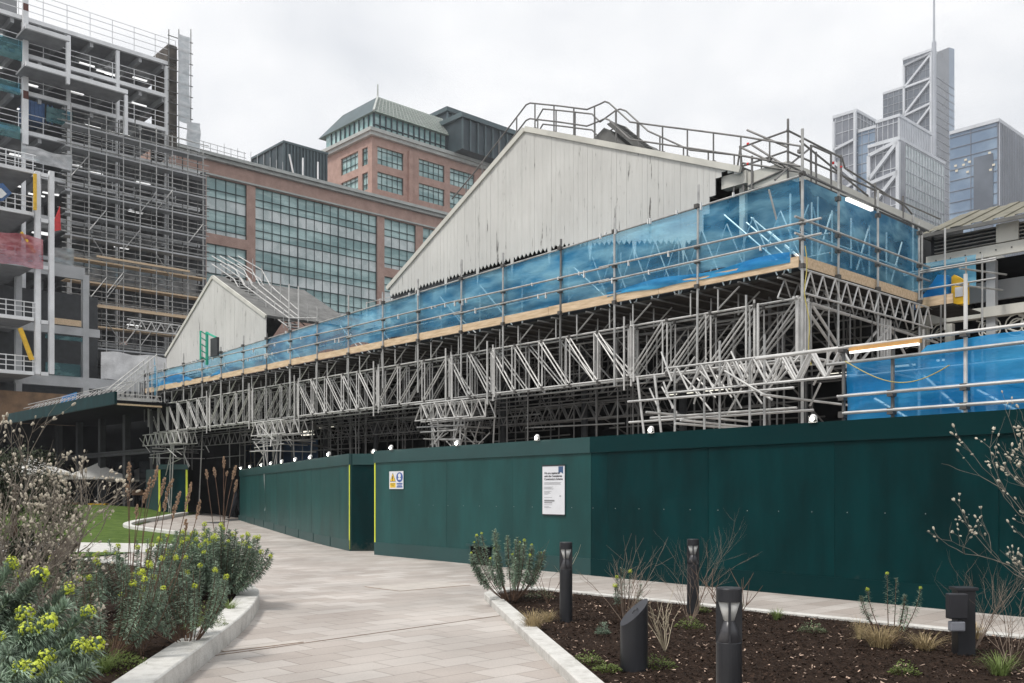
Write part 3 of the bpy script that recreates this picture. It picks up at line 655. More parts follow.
# transoms under the deck (projecting tube ends)
mb = MB(grid)
for i in range(int(TEND / .6)):
    t = .3 + i * .6 + random.uniform(-.1, .1); mb.tube((-.2 - random.random() * .1, t, 6.47), (5.5, t, 6.47), .024, 5)
mb.build('transoms', M['galvd'], sc)
for s in (.05, .9):
    for t in ts: mb = MB(grid); mb.tube((s, t - .5, 5.97), (s, t - .5, 6.5), .024, 5); mb.tube((s, t - .5, 6.0), (s, t - 1.1, 6.45), .022, 5); mb.tube((s, t + .3, 5.97), (s, t + .3, 6.5), .022, 5); mb.build('deck_prop', M['galv'], sc)
segs = [(0, 1.2, '/'), (1.2, 5.0, '/'), (5.0, 10.4, '\\'), (10.4, 12.4, '\\'), (12.4, 16.4, '/'), (16.4, 21.8, '\\'), (21.8, 25.5, '/'), (25.5, 29.5, '/'), (29.5, 36.2, '\\')]
for j, s in enumerate((.12, .5, 1.3, 2.3, 3.4, 4.6)):
    for i, (a, b, md) in enumerate(segs):
        mb = MB(grid); lattice(mb, (s, a + .03), (s, b - .03 + (random.uniform(0, .5) if j else 0)), 4.62, 5.96, 1.15 + .1 * j, 0.027 if j < 2 else .025, md if j < 3 else ('/' if md == '\\' else '\\'), 1 if j < 2 else 0, wr=.0215 if j < 2 else .020, cl=j < 2)
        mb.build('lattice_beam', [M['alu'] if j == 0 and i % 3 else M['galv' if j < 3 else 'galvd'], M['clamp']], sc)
# tight vertical packs where beams overlap
for t in (1.3, 5.0, 10.4, 12.4, 16.4, 21.8, 25.5, 29.5):
    mb = MB(grid)
    for k_ in range(3): mb.tube((.05 + .09 * (k_ % 2), t - .2 + .16 * k_, 4.5 - .1 * k_), (.05 + .09 * (k_ % 2), t - .2 + .16 * k_, 5.98 + .12 * k_), .027, 8)
    mb.build('vertical_pack', M['alu'], sc)
# end face
mb = MB(grid); lattice(mb, (-.1, -.15), (6.4, -.15), 6.0, 6.52, .55, .024, 'v', 0, False, wr=.022); mb.build('lattice_beam', M['alu'], sc)
mb = MB(grid); lattice(mb, (-.1, .5), (6.4, .5), 6.0, 6.45, .6, .022, 'v', 0, False, wr=.02); mb.build('lattice_beam', M['galv'], sc)
mb = MB(grid)
mb.tube((-.2, .05, 5.92), (7.2, .05, 5.72), .036, 8); mb.tube((-.2, -.1, 4.64), (7.0, -.1, 4.6), .03, 8)
for a, b, u_ in ((.3, 2.3, 1), (4.1, 2.3, 1), (.6, 2.45, 0), (4.4, 2.6, 0), (4.5, 6.2, 1)): mb.tube((a, .05 + .06 * u_, 5.86), (b, .05 + .06 * u_, 4.62), .034, 8)
for x in (-.05, .1, .25, .4, 3.9, 4.05, 4.22, 4.38, 6.3): mb.tube((x, .04, 4.6), (x, .04, 5.98), .036, 8)
mb.build('end_truss', M['alu'], sc)
rnd = random.Random(3)
for j in range(9):
    mb = MB(grid)
    for k_ in range(26):
        t = rnd.uniform(-1 + j * 4.2, 3.4 + j * 4.2); s = rnd.uniform(1.2, 7)
        w = rnd.random()
        if w < .35: mb.tube((s, t, 2.8), (s + rnd.uniform(-.05, .05), t, 6.4), .026, 5)
        elif w < .6: mb.tube((s, t, 4.7), (s, t + rnd.uniform(-1.8, 1.8), 6.4), .024, 5)
        elif w < .8: mb.tube((s - 1, t, rnd.uniform(3.4, 6)), (s + 2, t, rnd.uniform(3.4, 6)), .024, 5)
        else: z = rnd.uniform(3.2, 6.2); mb.tube((s, t - 2, z), (s, t + 2, z + rnd.uniform(-.1, .1)), .024, 5)
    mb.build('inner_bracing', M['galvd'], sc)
for j, (s, a, b, z) in enumerate(((2.5, 6, 16, 3.9), (3.8, 3, 13, 4.0), (2.8, 17, 27, 3.95), (1.8, 26, 36, 3.95), (5, 10, 24, 4.1), (6.5, 14, 34, 4.0))):
    mb = MB(grid); lattice(mb, (s, a), (s, b), z, z + .5, .6, .024, 'v', 0, False, wr=.02); mb.build('lattice_beam', M['galvd'], sc)

# prop towers below the beams
def prop_tower(label, s0, t0, zh, wid=1.6, dep=1.4, legs=4, heads=3, lean=0):
    o = gthing('prop_tower', label, 'scaffold tower', s0, t0, 0, 'scaffold prop towers under the lattice beams')
    for i, (x, y) in enumerate(((0, -wid / 2), (0, wid / 2), (dep, -wid / 2), (dep, wid / 2), (0, -wid / 2 + .35), (0, wid / 2 - .35))[:legs + 2]):
        mb = MB(grid); mb.tube((s0 + x, t0 + y * .55, 0.1), (s0 + x, t0 + y, zh), .027, 6); mb.build('leg', M['galv'], o)
    for k_ in range(heads):
        mb = MB(grid); x = k_ * .45 - .2; e = random.uniform(0, .5)
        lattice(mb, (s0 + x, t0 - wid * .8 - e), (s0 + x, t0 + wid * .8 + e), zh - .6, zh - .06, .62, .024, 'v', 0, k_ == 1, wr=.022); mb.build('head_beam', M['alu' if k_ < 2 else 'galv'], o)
    mb = MB(grid)
    for z in (zh - .85, zh - 1.0, zh - 1.3):
        x = random.uniform(-.3, .2); mb.tube((s0 + x, t0 - wid * .5 - random.random() * .8, z), (s0 + x, t0 + wid * .5 + random.random() * .8, z + random.uniform(-.08, .08)), .024, 6)
        mb.tube((s0 - .7, t0 + random.uniform(-.5, .5), z + .05), (s0 + dep + .5, t0 + random.uniform(-.5, .5), z + .05), .024, 6)
    for i in range(14):
        a_, b_ = random.uniform(-.8, .8), random.uniform(-.6, .6); zz = random.uniform(zh - 1.5, zh - .5); xx = random.uniform(-.4, dep); mb.tube((s0 + xx, t0 + a_ * wid, zz), (s0 + xx + random.uniform(-.3, .3), t0 + (a_ + b_) * wid, zz + random.choice((-1, 1)) * random.uniform(.3, .8)), .021, 6)
    for q in (-1, 1):
        mb.tube((s0 - .05, t0 - q * wid * .45, zh - .7), (s0 - .05, t0 + q * wid * .3, .9), .024, 6); mb.tube((s0 - .05, t0 + q * wid * .7, zh - .1), (s0 - .05, t0 + q * wid * .3, zh - 1.0), .024, 6)
    mb.build('bracing', M['galv'], o)
    return o
random.seed(21)
prop_tower('splayed scaffold prop tower behind the hoarding, left of the white notice', .1, on_u(446, 0, .1)[0], 4.58)
prop_tower('scaffold prop tower rising behind the receding hoarding lamps', .1, on_u(272, 0, .1)[0], 4.58)
prop_tower('far scaffold prop tower standing at the small green hoarding box', .1, on_u(165, 0, .1)[0], 4.58, 2.2)
o = gthing('prop_tower', 'nearest scaffold prop tower of stacked lattice beams beside the blue sheeting', 'scaffold tower', -1.6, 1.6, 0, 'scaffold prop towers under the lattice beams')
tA = on_u(845, 0, -1.8)[0]; tB = on_u(668, 0, -1.8)[0]
for i, s in enumerate((-1.9, -1.55, -1.2, -.7)):
    mb = MB(grid); lattice(mb, (s, tA - .3 + .2 * i), (s, tB - .6 * i), 3.86 + .05 * i, 4.42 + .05 * i, .62, .025, 'v', 0, i == 2, wr=.023); mb.build('head_beam', M['alu'], o)
for t in (-.2, .15, .9, 1.3, 2.1):
    mb = MB(grid); mb.tube((-1.75, t, .1), (-1.75, t, 4.9 if t < 1 else 4.4), .027, 8); mb.build('leg', M['galv'], o)
for t in (2.6, 3.1):
    mb = MB(grid); mb.tube((-1.85, t - .55, .6), (-1.85, t, 4.3), .028, 8); mb.build('leg', M['alu'], o)
mb = MB(grid)
for i, (a, b, z, s) in enumerate(((-1, 3.3, 3.72, -1.95), (-.8, 3.0, 3.36, -1.5), (-1, 3.9, 3.32, -1.2))):
    mb.tube((s, a, z), (s, b, z + random.uniform(-.05, .05)), .027, 8)
for i in range(4):
    t = random.uniform(-.8, 2.8); z = random.uniform(3.1, 3.8); mb.tube((-2.5, t, z), (1.2, t + random.uniform(-.3, .3), z + random.uniform(-.1, .1)), .026, 8)
for i in range(22):
    t = random.uniform(-.9, 3.0); z = random.uniform(3.3, 4.1); q_ = random.uniform(.25, .6) * random.choice((-1, 1)); x_ = random.uniform(-2.1, -.6); mb.tube((x_, t, z), (x_ + random.uniform(-.2, .2), t + q_, z + random.uniform(.4, .75)), .021, 6)
mb.tube((-2.1, -.6, 3.5), (-2.0, .6, 4.2), .025, 8)
mb.build('bracing', M['alu'], o)

# blue sheeting along the front and the end
def sheet(frame, a0, a1, zb, zt, m, name, label, da=.3, nz_=8, amp=.05, scallop=.0, cat='sheeting', seed=1, parent=None):
    rr = random.Random(seed); na = max(2, int((a1 - a0) / da)); vs = []; fs = []; mb = MB(lambda q: frame(*q))
    ph = [rr.uniform(0, 6) for _ in range(6)]
    for i in range(na + 1):
        a = a0 + (a1 - a0) * i / na; zl = zb(a) if callable(zb) else zb; zh = zt(a) if callable(zt) else zt
        zl = zl + scallop * abs(math.sin(a * 1.45 + ph[0])) * (0.6 + .6 * math.sin(a * .4 + ph[1]))
        for j in range(nz_ + 1):
            f = j / nz_
            n = amp * math.sin(math.pi * min(1, f * 1.1)) * (math.sin(a * 2.1 + f * 3 + ph[2]) + .7 * math.sin(a * 4.7 - f * 5 + ph[3]) + .5 * math.sin(a * 9.1 + f * 8 + ph[4])) + rr.uniform(-.2, .2) * amp
            vs.append((a, n, zl + (zh - zl) * f))
    for i in range(na):
        for j in range(nz_): q = i * (nz_ + 1) + j; fs.append((q, q + 1, q + nz_ + 2, q + nz_ + 1))
    mb.add(vs, fs)
    if parent is None: return tag(mb.build(name, m, loc=frame((a0 + a1) / 2, 0, zb(a0) if callable(zb) else zb), rotz=TH, smooth=True), label, cat)
    return mb.build(name, m, parent, smooth=True)
fr = lambda a, n, z: W(.0 - n, a, z)
sheet(fr, .02, TEND - .1, 6.78, lambda a: ztop(a) - .01, M['tarp'], 'debris_sheeting', 'long translucent blue sheeting lining the scaffold front below the gables', .25, 10, .03, .16, seed=4)
frv = lambda a, n, z: W(a, 0 - n, z)
sheet(frv, .03, 5.95, 6.84, lambda a: 8.6 - .01 * a, M['tarp'], 'debris_sheeting', 'translucent blue sheeting on the short right end of the roof scaffold', .25, 10, .03, .05, seed=9)
# bright loose fold at sheet foot
sheet(lambda a, n, z: W(-.09 - n, a, z), .2, 5.6, 6.74, lambda a: 6.95 + .05 * math.sin(a * 2), M['tarp2'], 'sheet_fold', 'bright blue loose fold hanging over the toe board near the corner', .2, 5, .03, .1, seed=5)
sheet(lambda a, n, z: W(-.06 - n, a, z), 28, 36.1, 6.76, lambda a: 7.0 + .25 * math.sin(a), M['tarp2'], 'sheet_fold', 'bright blue loose fold at the far end of the long sheeting', .2, 5, .03, .1, seed=6)
# inner frame seen through the sheeting
inf = gthing('inner_guardrail', 'pale tubes and struts showing through the blue sheeting', 'guardrail', 1.2, 5, 6.6)
mb = MB(grid)
for i in range(18):
    t = .3 + i * 2.0; mb.tube((1.3, t, 6.6), (1.3, t, ztop(t) - .1), .024, 6)
    if i % 3 == 0: mb.tube((1.3, t, 6.7), (1.3, t + 1.8, ztop(t) - .2), .024, 6)
mb.tube((1.3, 0, 7.6), (1.3, 36, 7.4), .024, 6); mb.tube((1.3, 0, 7.15), (1.3, 36, 7.1), .024, 6); mb.build('front_rails', M['galv'], inf)
mb = MB(grid)
for i in range(9):
    t = .4 + i * .75; mb.tube((1.0, t, 6.7), (1.0, t + .7, 8.3), .018, 5); mb.tube((1.05, t + .7, 6.7), (1.05, t, 8.3), .018, 5)
for i in range(14):
    t = 8 + i * 2; mb.tube((.6, t, 6.7), (.6, t + (1.5 if i % 3 else -1.5), ztop(t) - .15), .02, 5)
mb.build('braces', M['alu'], inf)
mb = MB(grid)
for i in range(6):
    s = .6 + i * .95; mb.tube((s, .6, 6.6), (s, .6, 8.5), .024, 6); mb.tube((s, .6, 6.7), (s + (.9 if i % 2 else -.9), .6, 8.4), .024, 6); mb.tube((s, .6, 6.7), (s, 2.4, 8.4), .024, 6)
mb.tube((.4, .6, 7.7), (6, .6, 7.7), .024, 6); mb.build('end_rails', M['alu'], inf)
# brick-guard mesh behind the foot of the sheeting
mb = MB(grid)
for i in range(150):
    t = .2 + i * .24; mb.tube((.04, t, 6.8), (.04, t, 7.25), .006, 3, caps=False)
mb.tube((.04, .1, 7.25), (.04, 36, 7.25), .008, 4); mb.build('mesh_guard', M['bluebox'], inf)
# valley sheeting: white/blue ramped sheet by small gable end
mb = MB(grid); rr_ = random.Random(8)
for i in range(60):
    t = rr_.uniform(.3, 35.8); z = rr_.choice((7.2, 7.56, ztop(t))); mb.box(-.185, -.13, t - .015, t + .015, z - .04 - rr_.random() * .12, z + .035)
struct(mb.build('sheet_ties', M['white'], sc), 'stuff')
# strip light in the end sheeting
sA = on_v(846, 0, -.2)[0]; sB = on_v(871, 0, -.2)[0]
mb = MB(grid); mb.bar((sA, -.22, 8.42), (sB, -.22, 8.42), .07, .07)
tag(mb.build('strip_light', M['tubelamp'], loc=W(sA, -.2, 8.4), rotz=TH), 'bright white strip light on the top rail of the end sheeting', 'light')

# roof guardrails
gr = gthing('roof_guardrail', 'grey handrails following the ridge and slopes of the big gable', 'guardrail', 2.4, 10, 9)
def rail_line(s, pts, zfoot, mid=.5, step=.85, r=.024):
    q = [on_u(px, py, s) for px, py in pts]
    mb = MB(grid); mb.path([(s, t, z) for t, z in q], r, 8); mb.build('handrail', M['rail'], gr)
    mb = MB(grid); mb.path([(s, t, z - mid) for t, z in q], r, 8); mb.build('midrail', M['rail'], gr)
    mb = MB(grid); t = q[-1][0]
    while t < q[0][0]:
        for (a, za), (b, zb) in zip(q[:-1], q[1:]):
            if min(a, b) <= t <= max(a, b): z = za + (zb - za) * (t - a) / (b - a); mb.tube((s, t, z), (s, t, zfoot(t)), r, 6); mb.box(s - .05, s + .05, t - .05, t + .05, zfoot(t) + .02, zfoot(t) + .1); break
        t += step
    mb.build('posts', M['rail'], gr)
def zslope(t):
    a, b, c = gb[:3]
    if t > b[0]: return b[1] + (a[1] - b[1]) * min(1.0, (t - b[0]) / (a[0] - b[0])) + .08
    return b[1] + (c[1] - b[1]) * (b[0] - t) / (b[0] - c[0]) + .08
rail_line(S + .15, [(452, 199), (474, 173), (526, 105), (530, 103), (560, 106), (587, 109.5), (600, 104), (605, 101.5), (609, 103), (630, 122), (660, 126), (700, 131), (745, 137), (800, 146)], lambda t: zslope(max(t, gb[2][0])))
rail_line(S + 1.1, [(536, 121), (543, 109), (560, 110.5), (592, 114), (600, 122), (615, 111), (620, 109), (626, 111), (648, 131), (690, 150), (745, 156), (790, 165)], lambda t: zslope(max(t, gb[2][0])), .5)
# stair ladder lying on the roof near the apex
mb = MB(grid); A = on_u(612, 124, S + .6); B = on_u(655, 158, S + .6)
for ds in (0, .6):
    mb.bar((S + .5 + ds, A[0], A[1]), (S + .5 + ds, B[0], B[1]), .04, .16)
for i in range(12):
    f = i / 11; mb.bar((S + .5, A[0] + (B[0] - A[0]) * f, A[1] + (B[1] - A[1]) * f), (S + 1.1, A[0] + (B[0] - A[0]) * f, A[1] + (B[1] - A[1]) * f), .22, .03)
tag(mb.build('roof_ladder', M['slate'], loc=W(S + .5, A[0], A[1]), rotz=TH), 'short dark ladder stair lying on the big roof near its top', 'ladder')
mb = MB(grid); A = on_u(604, 131, S + .3); mb.prism([(S + .3, A[0] + .9, A[1] - .35), (S + .3, A[0] - .9, A[1] - .75), (S + .3, A[0], A[1] + .1)], (2.5, 0, 0)); mb.build('dormer', M['slate'], mk)
# corner guardrail frame above end of scaffold
cg = gthing('corner_scaffold_cage', 'open tube cage rising above the right corner of the blue sheeting', 'scaffold', 2, .5, 8.6)
tq_ = 1.6; s1, zt1 = on_v(788, 121, tq_); v_ = lambda px, py, t=tq_: (lambda a: (a[0], t, a[1]))(on_v(px, py, t)); w_ = lambda px, py, s=s1: (lambda a: (s, a[0], a[1]))(on_u(px, py, s))
for a, b in ((v_(788, 119), v_(788, 180)), (v_(841, 155), v_(841, 190)), (v_(831, 154), v_(831, 196)), (v_(875, 183), v_(875, 215)), (v_(903, 196), v_(903, 222)), (w_(740, 146), w_(744, 192)), (w_(752, 156), w_(752, 190)), (v_(811, 145), v_(811, 182)), (v_(816, 152), v_(816, 184))):
    mb = MB(grid); mb.tube(a, b, .03, 8); mb.build('upright', M['rail'], cg)
for a, b in ((v_(787, 130), v_(842, 158)), (v_(787, 151), v_(940, 219)), (v_(800, 141), v_(868, 196)), (w_(787, 131), w_(740, 148)), (w_(787, 151), w_(743, 166)), (w_(747, 130), w_(787, 147)), (w_(740, 147), w_(784, 168)), (w_(742, 163), w_(800, 172)), (w_(748, 186), w_(788, 168)), (w_(740, 150), w_(733, 196)),
             (w_(752, 145), w_(790, 169)), (v_(788, 166), v_(813, 146)), (v_(813, 146), v_(831, 154)), (v_(842, 158), v_(845, 168)), (v_(775, 180), v_(790, 166)), (v_(790, 166), v_(850, 195)), (v_(845, 168), v_(905, 206)), (v_(905, 206), v_(912, 214))):
    mb = MB(grid); mb.tube(a, b, .026, 8); mb.build('cross_rail', M['rail'], cg)
for p in (w_(748, 144), w_(748, 164), v_(841, 167), v_(833, 163)):
    mb = MB(grid); mb.blob(p, (.04, .04, .04), 8, 5); mb.build('red_coupler', M['red'], cg)
# stair scaffold on the small gable roof
sg_ = gthing('roof_stair', 'pale metal stair with handrails running down the small gable roof', 'stair', 3.2, 30, 8.5)
def srail(s, pts, m, r=.026):
    mb = MB(grid); mb.path([(s, *on_u(px, py, s)) for px, py in pts], r, 6); mb.build('handrail', m, sg_)
for s, dx in ((2.6, 0), (3.2, 8), (3.9, 16), (4.5, 26)):
    srail(s, [(212 + dx, 256), (236 + dx, 270), (244 + dx, 285), (289 + dx * .7, 318), (300 + dx * .7, 318)], M['alu'])
    srail(s, [(212 + dx, 264), (234 + dx, 279), (241 + dx, 292), (287 + dx * .7, 326)], M['alu'])
mb = MB(grid)
for i in range(16):
    f = i / 15; px = 222 + 66 * f; py = 273 + 54 * f; a = on_u(px, py, 2.6); mb.box(2.6, 3.3, a[0] - .12, a[0] + .12, a[1] - .02, a[1] + .02)
    if i % 2 == 0: mb.tube((2.6, a[0], a[1] - .2), (2.6, a[0], a[1] + .7), .02, 5); mb.tube((3.9, a[0] - .7, a[1] - .2), (3.9, a[0] - .7, a[1] + .8), .02, 5)
mb.build('treads', M['galv'], sg_)
mb = MB(grid)
for px, y0, y1 in ((289, 284, 332), (298.5, 286, 335)):
    a = on_u(px, y0, 2.8); b = on_u(px, y1, 2.8); mb.tube((2.8, *a), (2.8, b[0], b[1]), .03, 6)
mb.build('posts', M['alu'], sg_)
# light railing across the valley
vr = gthing('valley_guardrail', 'thin pale railing along the ledge between the two gables', 'guardrail', 7.4, 23, 9.85)
mb = MB(grid)
for z in (.35, .7, 1.05): mb.tube((7.4, 18.6, 9.85 + z), (7.4, 27.8, 9.85 + z), .02, 5)
for i in range(9): mb.tube((7.4, 18.6 + i * 1.15, 9.85), (7.4, 18.6 + i * 1.15, 10.95), .02, 5)
mb.build('rails', M['alu'], vr)
# green hoist frame
A = on_u(208, 365, -.2); ht = gthing('green_hoist', 'small bright green hoist frame above the far blue sheeting', 'hoist', -.2, A[0], A[1])
mb = MB(grid); zt_ = on_u(208, 332, -.2)[1]
mb.bar((-.25, A[0], A[1]), (-.25, A[0], zt_), .1, .1); mb.bar((-.55, A[0] - .0, A[1] + .2), (-.55, A[0], zt_), .06, .06)
for i in range(5): mb.bar((-.25, A[0], A[1] + .2 + i * .28), (-.55, A[0], A[1] + .35 + i * .28), .04, .04)
mb.bar((-.25, A[0] - .9, zt_ - .35), (-.25, A[0], zt_ - .05), .07, .07); mb.build('hoist_frame', mat('hoist_green', (.03, .42, .28), .5), ht)
mb = MB(grid); mb.box(-.3, -.2, A[0] - 1.1, A[0] - .45, A[1] + .3, A[1] + 1.1); mb.build('hoist_panel', M['dark2'], ht)
# yellow cable loops near corner
def cable(pts, r, m, label, name='cable'):
    mb = MB(); mb.path(pts, r, 6); tag(mb.build(name, m), label, 'cable')
M['ycable'] = mat('yellow_cable', (.45, .38, .10), .6)
cable([W(-.2, -.25, z) + Vector((.03 * math.sin(z * 5), 0, 0)) + Vector((.25 * max(0, 6 - z) * .3, 0, 0)) for z in [7.0 - i * .2 for i in range(14)]], .012, M['ycable'], 'yellow cable hanging from the corner of the roof scaffold')

# ------------------------------------------------------------------ right lower scaffold + sheeting
rs = thing('walkway_scaffold', 'tube scaffold rails in front of the lower right blue sheeting', 'scaffold', hw(0, 1, 0), math.atan2(HD.y, HD.x))
for z, a0, a1, m in ((3.97, -6, 4.9, 'alu'), (3.72, -6, 3.5, 'galv'), (3.18, -6, 3.3, 'alu'), (2.9, -6, 3.2, 'alu')):
    mb = MB(lambda q: hw(*q)); mb.tube((a0, .95, z), (a1, .95, z + .02), .027, 8); mb.build('ledger', M[m], rs)
def pa(px, n):
    d = Vector(((px - CX) / F, 1.0)); l = (H1.dot(HN) + n) / d.dot(HN); return (d * l - H1).dot(HD)
for px, z1, m in ((965, 4.85, 'alu'), (1050, 4.9, 'galv'), (892, 4.0, 'galvd'), (843, 4.05, 'galvd')):
    mb = MB(lambda q: hw(*q)); a = pa(px, 1.0); mb.tube((a, 1.02, 0), (a, 1.02, z1), .03, 8)
    for z in (3.97, 3.18, 2.9): mb.box(a - .05, a + .05, .93, 1.05, z - .05, z + .05, 1)
    mb.build('standard', [M[m], M['clamp']], rs)
sheet(lambda a, n, z: hw(a, 1.12 + n, z), -6, pa(846, 1.1), 2.3, lambda a: 3.9 + .03 * math.sin(a * 2) - (.12 if a > 1.9 else 0), M['tarp3'], 'debris_sheeting', 'bright blue sheeting above the hoarding at the lower right', .15, 14, .035, 0, seed=12)
a0 = pa(850, .9); a1 = pa(921, .9)
mb = MB(lambda q: hw(*q)); mb.box(a1, a0, .86, .93, 3.90, 3.96); o = mb.build('batten_light', M['orange'], loc=hw(a0, .9, 3.9)); tag(o, 'orange timber batten with strip light above the lower blue sheeting', 'light')
mb = MB(lambda q: hw(*q)); mb.box(a1 + .02, a0 - .02, .85, .90, 3.865, 3.898); mb.build('strip_lens', M['tubelamp'], o)
pts = [hw(pa(845 + i * 5.5, .85), .85, 3.75 - .33 * math.sin(math.pi * i / 20) - .01 * i) for i in range(20)]
cable(pts, .008, M['ycable'], 'thin yellow cable sagging across the lower blue sheeting')

mb = MB(lambda q: hw(*q))
for z in (2.6, 3.3, 3.6): mb.tube((-5, 1.7, z), (pa(850, 1.7), 1.7, z), .024, 6)
for i in range(9): a = -4.5 + i * .85; mb.tube((a, 1.7, 2.3), (a, 1.7, 3.8), .024, 6); mb.tube((a, 1.75, 2.7), (a + .8, 1.75, 3.5 if i % 2 else 3.2), .03, 6)
mb.build('inner_struts', M['alu'], rs)
mb = MB(lambda q: hw(*q))
for i in range(130): a = -4.8 + i * .062; mb.tube((a, 1.2, 2.55), (a, 1.2, 3.05), .004, 3, caps=False)
mb.tube((-4.8, 1.2, 3.05), (3.2, 1.2, 3.05), .006, 4); mb.build('mesh_guard', M['bluebox'], rs)
# right-hand market building
rb = gthing('market_wing', 'old market wing with olive corrugated roof and riveted white beams', 'building', 8, -5)
t1 = on_u(926, 236, 8)[0]; tn = -16
mb = MB(grid); n = 60
for i in range(n):
    a = t1 + (tn - t1) * i / n; b = t1 + (tn - t1) * (i + 1) / n; z = .035 if i % 2 else 0
    mb.add([(7.6, a, 8.88 + z), (7.6, b, 8.88 + z), (10.4, b, 10.0 + z), (10.4, a, 10.0 + z)], [(0, 1, 2, 3)])
    mb.add([(7.6, b, 8.88), (7.6, b, 8.915), (10.4, b, 10.035), (10.4, b, 10.0)], [(0, 1, 2, 3)])
mb.build('roof', mat('olive_corrugated_roof', (.17, .16, .12), .7, .1, .2, 2), rb)
mb = MB(grid); mb.box(7.6, 7.66, tn, t1, 8.78, 8.875); mb.prism([(7.7, t1 - .02, 8.79), (10.4, t1 - .02, 8.79), (10.4, t1 - .02, 9.95)], (0, -.05, 0)); mb.build('eave_board', M['slate'], rb)
mb = MB(grid); mb.box(8.2, 8.3, tn, t1 - .1, 8.3, 8.85); mb.box(8.2, 12, t1 - .15, t1 - .05, 7, 8.9); mb.build('louvre_backing', M['dark2'], rb)
mb = MB(grid)
for i in range(5): mb.box(8.08, 8.2, tn, t1 - .2, 8.38 + i * .1, 8.405 + i * .1)
mb.build('louvres', mat('grey_louvre', (.3, .29, .27), .7), rb)
mb = MB(grid)
tp = on_u(1007, 0, 8)[0]; mb.box(8.0, 8.07, tp - .28, tp + .28, 8.35, 8.85); mb.box(8.0, 8.1, tn, t1, 8.02, 8.32); mb.build('white_fascia', M['cream'], rb)
mb = MB(grid); mb.box(8.3, 8.6, tn, t1 + .3, 6.45, 6.72); mb.build('beam', M['cream'], rb)
mb = MB(grid); mb.box(8.3, 8.6, tn, t1 - 1.2, 5.55, 5.82); mb.build('beam', M['cream'], rb)
mb = MB(grid)
for i in range(40): mb.box(7.98, 8.0, t1 - .3 - i * .4, t1 - .27 - i * .4, 8.15, 8.18)
mb.build('rivets', M['dark2'], rb)
for px in (992, 1060): 
    tq = on_u(px, 0, 8.5)[0]; mb = MB(grid); mb.box(8.4, 8.6, tq - .12, tq + .12, 0, 8.0); mb.build('column', M['gsteel'], rb)
for k_, tq in enumerate((t1 - 1.9, t1 - 3.0, t1 + .1)):
    mb = MB(grid)
    for rr_ in (.18, .3):
        for c_ in (-.35, .35):
            pts = [(8.45, tq + c_ + rr_ * math.cos(i * .524), 6.15 + rr_ * math.sin(i * .524)) for i in range(13)]; mb.path(pts, .02, 4)
    mb.tube((8.45, tq - .7, 5.85), (8.45, tq + .7, 6.4), .02, 4); mb.tube((8.45, tq + .7, 5.85), (8.45, tq - .7, 6.4), .02, 4); mb.build('iron_scrollwork', M['cream'], rb)
mb = MB(grid); mb.box(11, 11.2, tn, t1 + .5, 0, 8.1); mb.box(8.4, 11, tn, t1, 8.0, 8.018); mb.build('dark_interior_wall', M['dark'], rb)
mb = MB(grid); mb.box(9.2, 9.3, tn, t1 - .5, 7.05, 7.6); mb.build('blind', M['gsteel'], rb)
for tq in (t1 + .2, t1 - .5):
    mb = MB(grid); mb.box(8.3, 8.5, tq - .1, tq + .1, 4.6, 6.4); mb.build('post', M['cream'], rb)
# little platform with yellow box
pf = gthing('loading_platform', 'small scaffold platform with timber toe board beside the sheeting end', 'scaffold', 6.4, -.2, 6)
def vpl(px, py, t=-.25): return on_v(px, py, t)
def bxv(mb, x0, y0, x1, y1, t, d):
    a = on_v(x0, y0, t); b = on_v(x1, y1, t); mb.box(min(a[0], b[0]), max(a[0], b[0]), t, t + d, min(a[1], b[1]), max(a[1], b[1]))
t_ = -1.2
mb = MB(grid); A = on_u(916, 300, 6.2); B = on_u(953, 290, 6.2); mb.box(6.18, 6.22, B[0], A[0], 6.55, 6.8); mb.build('toe_board', M['wood'], pf)
mb = MB(grid); mb.box(6.2, 8, B[0], A[0], 6.5, 6.55); mb.build('deck', M['deck'], pf)
mb = MB(grid)
for px, y0, y1 in ((922, 232, 300), (945, 228, 330), (913, 215, 330)): a = on_u(px, y0, 6.15); b = on_u(px, y1, 6.15); mb.tube((6.15, *a), (6.15, b[0], b[1]), .028, 8)
for z in (7.0, 7.45, 7.5): mb.tube((6.1, B[0] - 1.1, z), (6.1, A[0] + .3, z), .026, 8)
C_ = on_u(966, 250, 6.3)[0]; mb.tube((6.3, C_, 4.6), (6.3, C_, 7.7), .026, 8); mb.tube((6.3, C_ - .4, 4.9), (6.3, C_ - .4, 7.7), .026, 8); mb.tube((6.3, C_ - .5, 7.55), (6.3, C_ + .8, 7.5), .026, 8)
mb.tube((5.9, C_, 7.35), (8.2, C_ - .3, 7.5), .026, 8); mb.tube((5.9, C_ + .1, 6.95), (8.2, C_ - .2, 7.1), .026, 8); mb.build('rails', M['galv'], pf)
sheet(lambda a, n, z: W(7.2 - n, a, z), C_ + .1, on_u(915, 0, 7.2)[0], 7.1, lambda a: 7.95, M['tarp'], 'debris_sheeting', 'small pale blue sheeting panel on the loading platform', .2, 6, .03, 0, seed=30)
mb = MB(grid); a = on_u(958, 280, 6.5)[0]; mb.prism([(6.5, a + .17, 6.56), (6.5, a - .17, 6.56), (6.5, a - .17, 7.15), (6.5, a + .1, 7.35), (6.5, a + .17, 7.3)], (.3, 0, 0))
o = tag(mb.build('yellow_bin', M['ygold'], loc=W(6.5, a, 6.55), rotz=TH), 'yellow box with a white label on the loading platform', 'box')
mb = MB(grid); mb.box(6.48, 6.495, a - .13, a + .07, 6.75, 7.0); mb.build('paper_label', M['signw'], o)
mb = MB(grid); a2 = on_u(930, 0, 6.4)[0]
